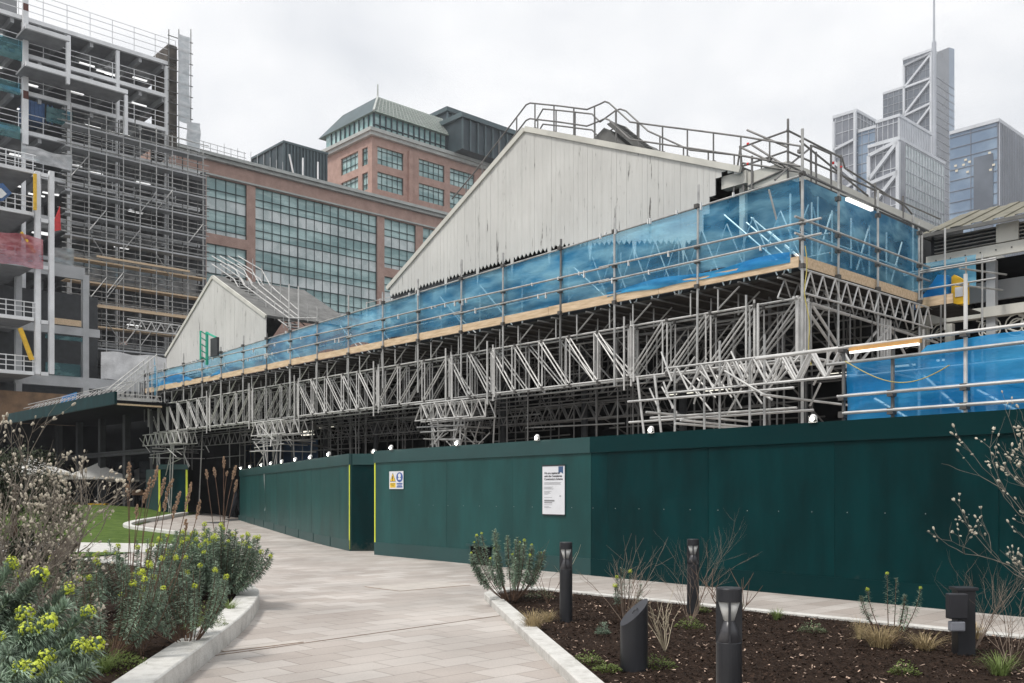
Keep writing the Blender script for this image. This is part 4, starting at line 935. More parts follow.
mb.prism([(6.4, a2 + .55, 6.6), (6.4, a2 - .45, 6.6), (6.4, a2 - .45, 7.35), (6.4, a2 - .2, 7.4), (6.4, a2 + .1, 7.0)], (.25, 0, 0))
tag(mb.build('tarpaulin_bundle', M['tarp2'], loc=W(6.4, a2, 6.6), rotz=TH), 'crumpled bright blue tarpaulin bundled on the loading platform', 'tarpaulin')

# ------------------------------------------------------------------ left canopy, restaurant front, parasols
cs, ct = st(P(114.5, 0, 44)); cz0 = E + (HY - 404) * 44 / F; cz1 = E + (HY - 391.5) * 44 / F
cn = gthing('green_canopy', 'deep green fascia canopy left of the scaffold, over the dark restaurant front', 'canopy', cs, ct, cz0)
mb = MB(grid); mb.box(cs, cs + .12, ct, ct + 17, cz0, cz1); mb.build('side_fascia', M['green2'], cn)
mb = MB(grid); sr = on_v(162, 0, ct)[0]; mb.box(cs + .13, sr, ct, ct + .06, cz0 - .03, cz0 + .05); mb.build('front_board', M['wood'], cn)
mb = MB(grid); mb.box(cs + .13, sr + 3, ct + .07, ct + 17, cz0 + .06, cz0 + .2); mb.build('soffit', M['dark'], cn)
cr = gthing('canopy_scaffold', 'pale tube guardrail and lattice frames stacked on the green canopy', 'scaffold', cs, ct, cz1)
mb = MB(grid)
for i in range(24):
    t = ct + i * .65; mb.tube((cs + .3, t, cz1 - .1), (cs + 1.1, t + .2, cz1 + .55), .02, 5); mb.tube((cs + 1.1, t, cz1 - .1), (cs + 1.1, t, cz1 + .55), .018, 5)
for z in (.05, .3, .55): mb.tube((cs + .3 + z, ct - .1, cz1 + z), (cs + .3 + z, ct + 16, cz1 + z), .02, 5)
mb.build('side_frames', M['alu'], cr)
mb = MB(grid)
lattice(mb, (cs + .2, ct + .1), (sr, ct + .1), cz0 + .1, cz0 + .5, .45, .02, 'v', 0, False)
for i in range(9):
    f = i / 8; x = cs + .3 + (sr - cs - .3) * f; zt_ = cz1 + 2.0 * f ** .8; mb.tube((x, ct + .6, cz0 + .4), (x, ct + .6, zt_), .02, 5); mb.tube((x, ct + 1.6, cz0 + .4), (x, ct + 1.6, zt_), .02, 5)
for dz in (0, -.45): 
    mb.tube((cs + .2, ct + .6, cz1 + .2 + dz), (sr, ct + .6, cz1 + 2.0 + dz), .022, 5); mb.tube((cs + .2, ct + 1.6, cz1 + .2 + dz), (sr, ct + 1.6, cz1 + 2.0 + dz), .022, 5)
for i in range(6): mb.tube((cs + .3, ct + .3 * i, cz0 + .25 + .07 * (i % 3)), (sr, ct + .3 * i, cz0 + .25 + .07 * (i % 3)), .02, 5)
mb.build('front_frames', M['alu'], cr)
mb = MB(grid); mb.add([(cs + 2.2, ct + .7, cz1), (sr - .1, ct + .7, cz1), (sr - .1, ct + .7, cz1 + 1.9), (cs + 2.4, ct + .7, cz1 + .5)], [(0, 1, 2, 3)]); mb.build('blue_infill', M['tarp'], cr)
rf = gthing('restaurant_front', 'near-black restaurant frontage beneath the green canopy', 'building', cs + 4, ct + 4, 0)
mb = MB(grid); mb.box(cs + 5.5, cs + 5.8, ct - 1, ct + 20, 0, cz0 + 1); mb.box(cs - 6, sr + 6, ct + 17, ct + 17.3, 0, cz0 + .05); mb.build('wall', M['dark'], rf)
mb = MB(grid); mb.box(cs + 2.5, cs + 2.7, ct + 1, ct + 18, 3.6, 3.85); mb.box(cs + 2.4, cs + 2.5, ct + 1, ct + 18, 3.78, 3.84); mb.build('awning_band', M['dark2'], rf)
for i in range(5):
    mb = MB(grid); mb.box(cs + 2.6, cs + 2.9, ct + 2.0 + i * 3.6, ct + 2.35 + i * 3.6, 0.3, cz0); mb.build('column', M['dark2'], rf)
for i in range(4):
    mb = MB(grid); mb.box(cs + 4.6, cs + 4.7, ct + 2.6 + i * 3.6, ct + 5.2 + i * 3.6, 1.2, 3.4); mb.build('window', glass_mat('dark_shop_glass', (.01, .012, .015), (.03, .035, .04)), rf)
def make_parasol():
    t = thing('parasol', '', 'parasol', (0, 0, 0), 0, 'white parasols at the restaurant')
    mb = MB(); n = 4; h0, h1 = 2.2, 3.0; w = 1.7
    for i in range(4):
        a = math.pi / 4 + i * math.pi / 2; b = a + math.pi / 2
        for k_ in range(4):
            f0, f1 = k_ / 4, (k_ + 1) / 4
            def q(an, f): z = h1 - (h1 - h0) * f - .05 * math.sin(math.pi * f); return (w * 1.414 * f * math.cos(an), w * 1.414 * f * math.sin(an), z)
            mb.add([q(a, f0), q(a, f1), q(b, f1), q(b, f0)], [(0, 1, 2, 3)])
        p = (w * 1.414 * math.cos(a), w * 1.414 * math.sin(a)); r = (w * 1.414 * math.cos(b), w * 1.414 * math.sin(b))
        mb.add([(p[0], p[1], h0), (r[0], r[1], h0), (r[0], r[1], h0 - .12), (p[0], p[1], h0 - .12)], [(0, 1, 2, 3)])
    mb.build('canopy', M['canvas'], t)
    mb = MB(); mb.tube((0, 0, 0), (0, 0, 3.0), .03, 8); mb.build('pole', M['gsteel'], t)
    mb = MB()
    for i in range(4): a = math.pi / 4 + i * math.pi / 2; mb.tube((0, 0, h1 - .12), (w * 1.35 * math.cos(a), w * 1.35 * math.sin(a), h0 + .02), .012, 5)
    mb.build('ribs', M['gsteel'], t)
    mb = MB(); mb.box(-.35, .35, -.35, .35, 0, .08); mb.build('base', M['dark2'], t)
    return t
pr = make_parasol()
for i, (px, Y, rz, sc_, lb_) in enumerate(((98, 53, .35, 1.0, 'large white parasol nearest the lawn, centre of the restaurant terrace'), (141, 56, .2, .95, 'pale parasol half hidden by the small green hoarding box'), (30, 51, .5, 1.1, 'bright white parasol seen through the magnolia branches at left'), (-36, 52, .1, 1.0, 'white parasol at the far left edge behind the magnolia'))):
    if i == 0: o = pr
    else: o = dup(pr, (0, 0, 0))
    x = P(px, 0, Y).x; o.location = (x, Y, gh(x, Y)); o.rotation_euler = (0, 0, rz); o.scale = (sc_,) * 3; o['label'] = lb_
# planter boxes and tables on the terrace
def tab(px, Y, m, w, h, nm, label, cat):
    x = P(px, 0, Y).x; z = gh(x, Y); t = thing(nm, label, cat, (x, Y, z))
    mb = MB(); mb.box(x - w / 2, x + w / 2, Y - .25, Y + .25, z + h - .3, z + h); mb.build('box_top', m, t)
    for sx in (-1, 1): mb = MB(); mb.box(x + sx * (w / 2 - .05) - .03, x + sx * (w / 2 - .05) + .03, Y - .2, Y + .2, z, z + h - .3); mb.build('leg', M['dark2'], t)
tab(98.5, 52.5, M['ygold'], .95, .75, 'terrace_bench', 'orange yellow seat beyond the lawn below the large parasol', 'seat')
tab(64, 52.5, M['orange'], .8, .75, 'terrace_bench', 'orange seat beyond the lawn behind magnolia twigs', 'seat')
tab(74, 52.5, M['brown'], .7, .8, 'terrace_bench', 'brown seat between the two orange terrace seats', 'seat')
tab(139, 52.5, M['brown'], .6, 1.5, 'terrace_cabinet', 'brown wooden cabinet left of the small green hoarding box', 'cabinet')
for i, px in enumerate((112, 120, 128)): tab(px, 53.5, M['dark2'], .7, .8, 'terrace_table', 'dark table %s on the terrace right of the yellow seat' % ('first', 'second', 'third')[i], 'table')

# person half hidden by far hoarding end
def person():
    x, Y = P(236.5, 0, 46).x, 46.0; z = gh(x, Y)
    o = thing('person', 'person in dark clothing walking behind the far end of the hoarding', 'person', (x, Y, z))
    me = bpy.data.meshes.new('body'); bm = bmesh.new(); bm.verts.layers.skin.verify()
    pts = {'pel': (0, 0, .95, .15), 'wst': (0, 0, 1.1, .13), 'ch': (0, 0, 1.32, .16), 'nk': (0, 0, 1.48, .06), 'hd': (-.02, 0, 1.60, .095), 'hd2': (-.02, 0, 1.68, .09),
           'kl': (-.16, -.08, .52, .075), 'al': (-.30, -.08, .10, .05), 'tl': (-.42, -.08, .04, .04), 'kr': (.1, .08, .5, .075), 'ar': (.28, .08, .14, .05), 'tr': (.2, .08, .03, .04),
           'sl': (0, -.2, 1.40, .06), 'el': (.1, -.26, 1.14, .045), 'hl': (-.02, -.27, .9, .035), 'sr': (0, .2, 1.40, .06), 'er': (-.1, .26, 1.14, .045), 'hr': (-.2, .27, .92, .035)}
    V = {kk: bm.verts.new(v[:3]) for kk, v in pts.items()}
    for e in ('pel wst', 'wst ch', 'ch nk', 'nk hd', 'hd hd2', 'pel kl', 'kl al', 'al tl', 'pel kr', 'kr ar', 'ar tr', 'ch sl', 'sl el', 'el hl', 'ch sr', 'sr er', 'er hr'):
        a, b = e.split(); bm.edges.new((V[a], V[b]))
    bm.verts.ensure_lookup_table(); bm.verts.index_update(); idx = {kk: V[kk].index for kk in V}; bm.to_mesh(me); bm.free()
    b = bpy.data.objects.new('body', me); C.objects.link(b); b.parent = o; me.materials.append(M['cloth'])
    sk = b.modifiers.new('skin', 'SKIN'); 
    for kk, i in idx.items():
        r = pts[kk][3]; me.skin_vertices[0].data[i].radius = (r, r); 
        if kk == 'pel': me.skin_vertices[0].data[i].use_root = True
    b.modifiers.new('sub', 'SUBSURF').levels = 2
    mb = MB(); mb.blob((x - .02, Y, z + 1.70), (.1, .1, .11), 10, 8); mb.build('hair', M['ink'], o, smooth=True)
person()

# ------------------------------------------------------------------ left building under construction
sL, tL = st(P(190, 0, 95))
def LX(px, t=None): return on_v(px, 0, tL if t is None else t)[0]
def LZ(px, py, t=None): return on_v(px, py, tL if t is None else t)[1]
fb = gthing('steel_frame_building', 'unfinished steel frame office block with open concrete floors at left', 'building', LX(100), tL, 0)
xl, xr_ = LX(-60), LX(176)
levels = [LZ(167, y) for y in (61, 94, 128, 164, 201, 238, 275, 312, 349, 386)]
for i, z in enumerate(levels):
    xe = xr_ if i < 3 else LX(200)
    mb = MB(grid); mb.box(xl, xe, tL + .3, tL + 22, z - .22, z - .02); mb.build('floor_slab', M['soffit'], fb)
    mb = MB(grid); mb.box(xl, xe, tL, tL + .3, z - .36, z - .0); mb.build('edge_beam', M['wsteel'] if i < 5 else M['gsteel'], fb)
    for j in range(9):
        x = xl + (xr_ - xl) * (j + .5) / 9; mb = MB(grid); mb.box(x - .15, x + .15, tL + .35, tL + 22, z - .75, z - .23); mb.build('soffit_beam', M['gsteel'], fb)
for px in (-30, 24, 69, 118, 167):
    mb = MB(grid); x = LX(px); mb.box(x - .15, x + .15, tL - .03, tL + .33, 0, levels[0] - .5); mb.build('column', M['wsteel'] if px > -40 else M['gsteel'], fb)
    mb = MB(grid); mb.box(x - .2, x + .2, tL + 8, tL + 8.4, 0, levels[0] - .5); mb.build('inner_column', M['gsteel'], fb)
mb = MB(grid); x = LX(24.5); mb.box(x - .22, x + .22, tL - .4, tL - .05, LZ(24, 145), levels[0] + 6); mb.build('column', M['wsteel'], fb)
for y0, y1 in ((5, 12), (92, 100)):
    mb = MB(grid); mb.box(x - .225, x + .225, tL - .41, tL - .4, LZ(24, y1), LZ(24, y0)); mb.build('rust_patch', mat('red_oxide', (.11, .035, .025), .8), fb)
mb = MB(grid); mb.box(xl, xr_, tL + 16, tL + 16.3, 0, levels[0] - .6); mb.box(xr_, LX(203), tL + 3, tL + 3.2, 0, levels[3]); mb.box(LX(203), LX(203) + .3, tL, tL + 20, 0, levels[3] + .1); mb.build('core_wall', mat('shaded_core_wall', (.12, .125, .13), .9), fb)  # wall colour darkened to paint shade behind the open floors and scaffold
mb = MB(grid); mb.box(xl, LX(22), tL + 1.5, tL + 22, levels[0], levels[0] + 7); mb.build('upper_wall', M['soffit'], fb)
# protruding terrace frames
for (pa_, pb_, yb, h_) in ((26, 70, 37, 3.4), (26, 128, 90, 3.4)):
    zt2 = LZ(pb_, yb, tL - 3); mb = MB(grid); x0, x1 = LX(pa_, tL - 3), LX(pb_, tL - 3)
    mb.box(x0, x1, tL - 3, tL - 2.75, zt2 - .38, zt2); mb.box(x0, x1, tL - 2.74, tL - .05, zt2 - .3, zt2 - .1, 1)
    mb.box(x1 - .28, x1, tL - 3.01, tL - 2.7, zt2 - 4.2, zt2 - .51); mb.build('terrace_frame', [M['wsteel'], M['soffit']], fb)
# guard rails on floors
for i, z in enumerate(levels[:5]):
    mb = MB(grid); x0 = xl; x1 = xr_
    hgt = (.5, 1.0, 1.5) if i else (.6, 1.2, 1.8, 2.3)
    for h in hgt: mb.tube((x0, tL + .1, z + h), (x1, tL + .1, z + h), .035, 4)
    n = int((x1 - x0) / 2.0)
    for j in range(n + 1): x = x0 + (x1 - x0) * j / n; mb.tube((x, tL + .1, z), (x, tL + .1, z + hgt[-1]), .035, 4)
    mb.build('edge_guard', M['wsteel'], fb)
# lights in floors
rl = random.Random(5)
for i, z in enumerate(levels):
    for j in range(5):
        px = rl.uniform(0, 165); x = LX(px); t = tL + rl.uniform(2, 5); mb = MB(grid); mb.bar((x - .7, t, z - .85), (x + .7, t, z - .85), .25, .1); mb.build('ceiling_light', M['officelamp'], fb)
# teal edge panels
for (x0, y0, x1, y1) in ((-5, 42, 22, 62), (-5, 84, 20, 96), (46, 113, 72, 128), (-5, 127, 20, 140), (-5, 170, 22, 180), (-5, 214, 18, 226)):
    a = LX(x0), LZ(x1, y1); b = LX(x1), LZ(x1, y0); mb = MB(grid); mb.box(a[0], b[0], tL - .12, tL - .08, a[1], b[1]); mb.build('teal_guard_panel', M['tarpt'], fb)
mb = MB(grid); a = LX(28), LZ(45, 121); b = LX(46), LZ(45, 102); mb.box(a[0], b[0], tL + .5, tL + 3, a[1], b[1]);
for i in range(7): mb.box(a[0] + .35 * i, a[0] + .35 * i + .12, tL + .44, tL + .5, a[1], b[1])
tag(mb.build('site_container', M['bluebox'], loc=W(a[0], tL + 1, a[1]), rotz=TH), 'dark blue container standing on an open floor of the frame building', 'container')

# facade scaffold of that building
fs_ = gthing('facade_scaffold', 'dense tube scaffold covering the lower front of the frame building', 'scaffold', LX(140), tL - 1.5, 0)
tf_ = tL - 1.6; x0, x1 = LX(71, tf_), LX(203, tf_)
ztp = LZ(100, 118, tf_); zbt = LZ(100, 352, tf_)
nst = 9
for dt in (0, 1.2):
    for i in range(nst):
        x = x0 + (x1 - x0) * i / (nst - 1); mb = MB(grid); mb.tube((x, tf_ + dt, zbt - 6), (x, tf_ + dt, ztp + random.uniform(-.5, 1.6) - (0 if i < 5 else .5)), .06, 5); mb.build('standard', M['galv'] if dt == 0 else M['galvd'], fs_)
z = ztp; i = 0
while z > zbt:
    mb = MB(grid)
    for dz in (0, -.5, -1.0): mb.tube((x0 - .8, tf_ - .05, z + dz), (x1 + .6, tf_ - .05, z + dz), .045, 4)
    mb.tube((x0 - .8, tf_ + 1.2, z - .6), (x1 + .6, tf_ + 1.2, z - .6), .05, 4); mb.build('ledger', M['galv'], fs_)
    mb = MB(grid); mb.box(x0 - .5, x1 + .3, tf_ + .02, tf_ + 1.15, z - 1.30, z - 1.26); mb.box(x0 - .5, x1 + .3, tf_ - .03, tf_ + .01, z - 1.3, z - 1.16); mb.build('boards', M['wood'] if i in (6, 7, 8, 9) else M['gsteel'], fs_)
    z -= 2.0; i += 1
mb = MB(grid)
for i in range(16):
    j = random.randrange(nst - 1); xx = x0 + (x1 - x0) * j / (nst - 1); zz = random.uniform(zbt, ztp - 4); sgn = random.choice((-1, 1)); w = (x1 - x0) / (nst - 1)
    mb.tube((xx if sgn > 0 else xx + w, tf_ - .1, zz), (xx + w if sgn > 0 else xx, tf_ - .1, zz + 2.2), .045, 4)
mb.build('diagonal_braces', M['galv'], fs_)
def lsheet(px0, y0, px1, y1, m, label, t=None, name='debris_netting'):
    t = tf_ - .3 if t is None else t
    a, b = LX(px0, t), LX(px1, t); za, zb2 = LZ(px0, y1, t), LZ(px0, y0, t)
    return sheet(lambda q, n, z: W(q, t - n, z), a, b, za, lambda q: zb2 + .1 * math.sin(q * 2), m, name, label, .5, 8, .12, .2, seed=int(px0 + y0))
lsheet(71, 250, 196, 280, M['tarpg'], 'grey netting hung across the middle of the facade scaffold', tf_ + 1.3)
lsheet(22, 145, 72, 160, M['tarpw'], 'white plastic wrapping along a floor edge left of the facade scaffold')
lsheet(52, 246, 74, 275, M['tarpg'], 'pale grey netting panel at the left foot of the facade scaffold')
lsheet(101, 351, 166, 380, M['plastic'], 'wrinkled white plastic sheet below the facade scaffold', tL - 4)
lsheet(-12, 229, 43, 262, M['tarpr'], 'red netting on the left balcony frame', tL - 9.5)
lsheet(178, 33, 190, 122, M['tarpw'], 'tall white sheeted scaffold tower at the corner of the frame building', tL - .5, 'sheeted_tower')
lsheet(187, 121, 200, 150, M['tarpw'], 'lower white sheeted step beside the tall sheeted tower', tL - .6, 'sheeted_tower')
mb = MB(grid); mb.box(LX(168), LX(177), tL, tL + 4, LZ(168, 150), LZ(168, 44)); mb.build('masonry_pier', mat('dark_masonry', (.07, .06, .05), .9, 0, .6, .8), fb)
mb = MB(grid)
for z in [LZ(180, y, tL) for y in range(40, 160, 11)]: mb.tube((LX(167), tL - .2, z), (LX(192), tL - .2, z), .05, 4)
for px in (168, 178, 190): mb.tube((LX(px), tL - .2, LZ(px, 160)), (LX(px), tL - .2, LZ(px, 30)), .05, 4)
mb.build('tower_tubes', M['galvd'], fb)
# lattice girder and orange boards low down
mb = MB(grid); t = tf_ - .4; za = LZ(127, 318, t); lattice(mb, (LX(127, t), t), (LX(184, t), t), za - .1 - .9, za - .1, 1.0, .07, 'v', 0, False); mb.build('lattice_girder', M['alu'], fs_)
mb = MB(grid); mb.box(LX(97, t), LX(190, t), t, t + .1, LZ(97, 307, t), LZ(97, 305, t)); mb.box(LX(97, t), LX(190, t), t, t + .1, LZ(97, 257, t), LZ(97, 255, t)); mb.build('toe_boards', M['wood'], fs_)
# white big frame lower left
tb = tL - 9
bf = gthing('balcony_frame', 'white steel balcony frame with two tall posts in front of the frame building', 'structure', on_v(45, 0, tb)[0], tb, 0)
for px, m in ((38, 'wsteel'), (52, 'wsteel')):
    mb = MB(grid); x = LX(px, tb); mb.box(x - .19, x + .19, tb, tb + .4, LZ(px, 374, tb), LZ(px, 171, tb)); mb.build('post', M[m], bf)
mb = MB(grid); x = LX(44, tb); mb.box(x - .14, x + .14, tb + 1.2, tb + 1.5, LZ(44, 374, tb), LZ(44, 180, tb)); mb.build('post', M['wsteel'], bf)
for y in (172, 218, 265, 320, 372):
    mb = MB(grid); z = LZ(38, y, tb); mb.box(LX(38, tb) + .25, LX(52, tb) - .25, tb + .05, tb + .35, z - .25, z + .05); mb.build('cross_beam', M['wsteel'], bf)
for y in (171, 213, 265, 318, 372):
    z = LZ(37, y, tb); mb = MB(grid); mb.box(LX(-40, tb), LX(37, tb) - .25, tb - .05, tb + .15, z - .28, z); mb.box(LX(-40, tb), LX(37, tb) - .25, tb + .16, tb + 8, z - .3, z - .1, 1); mb.build('balcony_slab', [M['wsteel'], M['soffit']], bf)
    mb = MB(grid)
    for h in (.4, .8, 1.2): mb.tube((LX(-40, tb), tb, z + h), (LX(36, tb), tb, z + h), .04, 4)
    for j in range(8): x = LX(-30 + 9 * j, tb); mb.tube((x, tb, z), (x, tb, z + 1.25), .04, 4)
    mb.build('balustrade', M['wsteel'], bf)
def pbar(p, q, w, m, label, nm, cat, t=tb - .4):
    a = on_v(*p, t); b = on_v(*q, t); mb = MB(grid); mb.bar((a[0], t, a[1]), (b[0], t, b[1]), w, w); tag(mb.build(nm, m, loc=W(a[0], t, min(a[1], b[1])), rotz=TH), label, cat)
pbar((35, 174), (35, 210), .22, M['ygold'], 'upright yellow post guard beside the left white post', 'post_guard', 'guard')
pbar((21, 232), (35, 253), .18, M['ygold'], 'slanting yellow arm in front of the red netting', 'boom_arm', 'boom')
pbar((20, 328), (32, 360), .3, M['ygold'], 'slanting yellow boom arm low on the balcony frame', 'boom_arm', 'boom')
mb = MB(grid); t = tb + 2.5; a = on_v(47, 239, t); b = on_v(61, 206, t); mb.prism([(a[0], t, a[1]), (on_v(60, 205, t)[0], t, b[1]), (b[0], t, on_v(61, 230, t)[1]), (on_v(50, 225, t)[0], t, on_v(50, 232, t)[1])], (0, .1, 0))
tag(mb.build('red_sheet', M['red'], loc=W(a[0], t, a[1]), rotz=TH), 'bright red panel behind the white balcony posts', 'panel')
mb = MB(grid); t = tb - .5; pts = [on_v(*p, t) for p in ((-4, 184), (3, 183), (12, 193), (3, 201), (-4, 200))]; mb.prism([(p[0], t, p[1]) for p in pts], (0, .15, 0)); tag(mb.build('banner_panel', M['bluebox'], loc=W(pts[0][0], t, pts[0][1]), rotz=TH), 'tilted blue and white panel at the left picture edge', 'panel')
mb = MB(grid); pts = [on_v(*p, t - .05) for p in ((-4, 190), (1, 188), (7, 194), (2, 198), (-4, 198))]; mb.prism([(p[0], t - .05, p[1]) for p in pts], (0, .04, 0)); mb.build('white_face', M['white'], bpy.data.objects['banner_panel'])
# low parts: big grey frame and timber hoarding at its foot
gf = gthing('ground_storey_frame', 'grey steel ground storey frame with dark openings behind the canopy', 'structure', on_v(60, 0, tL - 5)[0], tL - 5, 0)
t = tL - 5
for (xa, ya, xb, yb) in ((-10, 268, 85, 280), (-10, 330, 100, 338), (15, 382, 140, 392)):
    mb = MB(grid); mb.box(LX(xa, t), LX(xb, t), t, t + .4, LZ(xb, yb, t), LZ(xb, ya, t)); mb.build('beam', M['gsteel'], gf)
for px in (19, 86):
    mb = MB(grid); mb.box(LX(px - 3, t), LX(px + 3, t), t - .02, t + .5, LZ(px, 395, t), LZ(px, 275, t)); mb.build('column', M['gsteel'], gf)
for (xa, ya, xb, yb, m) in ((45, 338, 82, 342, 'teal'), (45, 365, 80, 377, 'teal'), (53, 321, 81, 327, 'wood')):
    mb = MB(grid); mb.box(LX(xa, t), LX(xb, t), t - .1, t - .05, LZ(xb, yb, t), LZ(xb, ya, t)); mb.build('edge_panel', M[m] if m != 'teal' else M['tarpt'], gf)
mb = MB(grid); mb.box(LX(-30, t), LX(110, t), t + 3, t + 3.2, 0, LZ(90, 290, t)); mb.build('shade_backing', M['dark2'], gf)  # dark sheet imitates the shade inside the openings
mb = MB(grid); t = tL - 5.5; mb.box(LX(-20, t), LX(75, t), t, t + .2, 2, LZ(60, 394, t)); tag(mb.build('timber_hoarding', M['brown'], loc=W(LX(30, t), t, 2), rotz=TH), 'brown timber hoarding at the foot of the frame building', 'hoarding')
mb = MB(grid); t = ct + 14; a = on_v(58, 410, t); b = on_v(77, 392, t); mb.prism([(a[0], t, a[1]), (b[0], t, on_v(77, 405, t)[1]), (b[0], t, b[1]), (on_v(64, 396, t)[0], t, on_v(64, 396, t)[1])], (0, .3, 0)); tag(mb.build('blue_tarp', M['tarp2'], loc=W(a[0], t, a[1]), rotz=TH), 'small blue tarpaulin beyond the green canopy edge', 'tarpaulin')

# ------------------------------------------------------------------ brick office blocks
def office_window(B, frame, a0, a1, z0, z1, nx, rows, m_dark='mull', alt=True, name='window', depth=.35):
    """frame(a, n, z): n positive into the building"""
    mb = MB(lambda q: frame(*q)); mb.box(a0, a1, depth, depth + .1, z0, z1); w = mb.build(name, M['tealglass'], B)
    if alt:
        z = z0 + alt[1]
        while z < z1:
            mb = MB(lambda q: frame(*q)); mb.box(a0, a1, depth - .05, depth, max(z0, z), min(z1, z + alt[0])); mb.build('spandrel', M['paleglass'], w); z += 3.9
    mb = MB(lambda q: frame(*q)); b = .032
    for i in range(nx + 1):
        x = a0 + (a1 - a0) * i / nx; ww = b * (2.4 if i % 5 == 0 else 1); mb.box(x - ww, x + ww, depth - .12, depth - .055, z0, z1)
    for z in rows: mb.box(a0, a1, depth - .17, depth - .06, z - b, z + b)
    mb.build('mullions', M[m_dark], w); return w
s0, t0 = st(P(203, 0, 115)); fr1 = lambda a, n, z: W(a, t0 + n, z)
ob = gthing('brick_office_block', 'pink brick office block with tall teal glazed bays behind the small gable', 'building', s0 + 8, t0, 0)
zc = on_v(203, 158, t0)[1]; A = lambda px: on_v(px, 0, t0)[0]; Z = lambda px, py: on_v(px, py, t0)[1]
xL, xR = A(150), A(475); bays = [(A(206.6), A(246.8)), (A(255.5), A(377.4)), (A(384.5), A(416)), (A(423), A(452))]
zg = Z(255, 187); zmin = 8
def wallpieces(B, frame, xl, xr, z0, z1, holes, m, th=.6):
    xs = sorted(set([xl, xr] + [h[0] for h in holes] + [h[1] for h in holes]))
    mb = MB(lambda q: frame(*q))
    for a, b in zip(xs[:-1], xs[1:]):
        hs = sorted([h for h in holes if h[0] <= a + 1e-6 and h[1] >= b - 1e-6], key=lambda h: h[2]); z = z0
        for h in hs:
            if h[2] > z: mb.box(a, b, 0, th, z, h[2])
            z = h[3]
        if z < z1: mb.box(a, b, 0, th, z, z1)
    return mb.build('wall', m, B)
zs1 = Z(246, 240); zs2 = Z(246, 250); holes = []
for i, (a, b) in enumerate(bays):
    if i == 1: holes.append((a, b, Z(377, 300) - 3, zg))
    else: holes += [(a, b, zs1, zg), (a, b, zs1 - 16, zs2)]
wallpieces(ob, fr1, xL, xR, 0, zc - .1, holes, M['brick'])
for i, (a, b, z0, z1) in enumerate(holes):
    rows = []; z = zg
    while z > z0: rows += [z - .0, z - 1.45, z - 2.4]; z -= 3.9
    rows = [r for r in rows if z0 < r < z1]
    office_window(ob, fr1, a, b, z0, z1, max(3, round((b - a) / 1.25)), rows, alt=(1.45, (zg - z0) % 3.9 - 3.9 + .0))
mb = MB(lambda q: fr1(*q)); mb.box(xL, xR, -.5, .6, zc - .09, zc + .3); mb.box(xL, xR, -.9, .6, zc + .31, zc + .7); mb.box(xL, xR, -.25, .6, zc - 1.9, zc - 1.7); mb.build('cornice', M['stone'], ob)
mb = MB(lambda q: fr1(*q)); mb.box(xL, xR, 1, 30, zc - 3, zc - .4); mb.box(xL, xR, 25, 25.3, 0, zc - 3.1); mb.box(xL, xL + .3, .7, 25, 0, zc - 3.1); mb.box(xR - .3, xR, .7, 25, 0, zc - 3.1); mb.build('rear_walls', M['brick'], ob)
mb = MB(lambda q: fr1(*q)); mb.box(A(208), A(250), 2, 2.6, zc + .7, zc + 1.6); mb.build('parapet_screen', M['lead'], ob)
mb = MB(lambda q: fr1(*q))
for i in range(14): x = A(200) + i * .9; mb.tube((x, 1, zc + .7), (x, 1, zc + 2.6 + random.uniform(-.3, .3)), .04, 4)
mb.tube((A(200), 1, zc + 2.4), (A(250), 1, zc + 2.3), .04, 4); mb.tube((A(200), 1, zc + 1.8), (A(250), 1, zc + 1.7), .04, 4); mb.build('roof_railing', M['gsteel'], ob)
# plant room
tp_ = t0 + 6; a, b = on_v(284, 0, tp_)[0], on_v(326.5, 0, tp_)[0]; z1 = on_v(284, 143, tp_)[1]
mb = MB(grid); mb.box(a, b, tp_, tp_ + 9, zc, z1)
mb.build('plant_room', M['lead'], ob)
mb = MB(grid)
for i in range(14): x = a + (b - a) * i / 13; mb.box(x - .08, x + .08, tp_ - .15, tp_, zc, z1)
for i in range(6): y = tp_ + 9 * i / 5; mb.box(a - .15, a, y - .08, y + .08, zc, z1)
mb.box(a - .2, b + .2, tp_ - .2, tp_ + 9, z1 + .002, z1 + .3); mb.build('plant_room_fins', M['lead2'], ob)
mb = MB(grid)
for px in (296, 303, 318): 
    x = on_v(px, 0, t0 + 3)[0]; mb.tube((x, t0 + 3, zc + .5), (x - (1 if px < 300 else 0), t0 + 3, zc + 4.5), .12, 5)
mb.box(on_v(294, 0, t0 + 3)[0], on_v(312, 0, t0 + 3)[0], t0 + 3, t0 + 4, zc + .5, zc + 1.6); mb.build('roof_equipment', M['wsteel'], ob)

# taller brick tower
s2, t2 = st(P(372, 0, 150)); tw = gthing('brick_tower', 'pink brick tower with green glazed attic and hipped roof', 'building', s2 + 10, t2 + 10, 0)
zc2 = E + (HY - 134) * 150 / F
fR = lambda a, n, z: W(a, t2 + n, z); fLft = lambda a, n, z: W(s2 + n, a, z)
AR = lambda px: on_v(px, 0, t2)[0]; ZR = lambda px, py: on_v(px, py, t2)[1]; AL = lambda px: on_u(px, 0, s2)[0]; ZL_ = lambda px, py: on_u(px, py, s2)[1]
holes = []; wr = [(AR(377.5), AR(403.5)), (AR(419), AR(444.5)), (AR(450), AR(474.5)), (AR(480), AR(505))]
zt0 = ZR(377.5, 146)
for a, b in wr:
    for i in range(5): holes.append((a, b, zt0 - 4.0 * i - 2.8, zt0 - 4.0 * i))
wallpieces(tw, fR, s2, AR(520), 5, zc2 - .3, holes, M['brick'])
for (a, b, z0, z1) in holes: office_window(tw, fR, a, b, z0, z1, 5, [z0 + .9, z1 - .6], alt=None)
hl2 = []
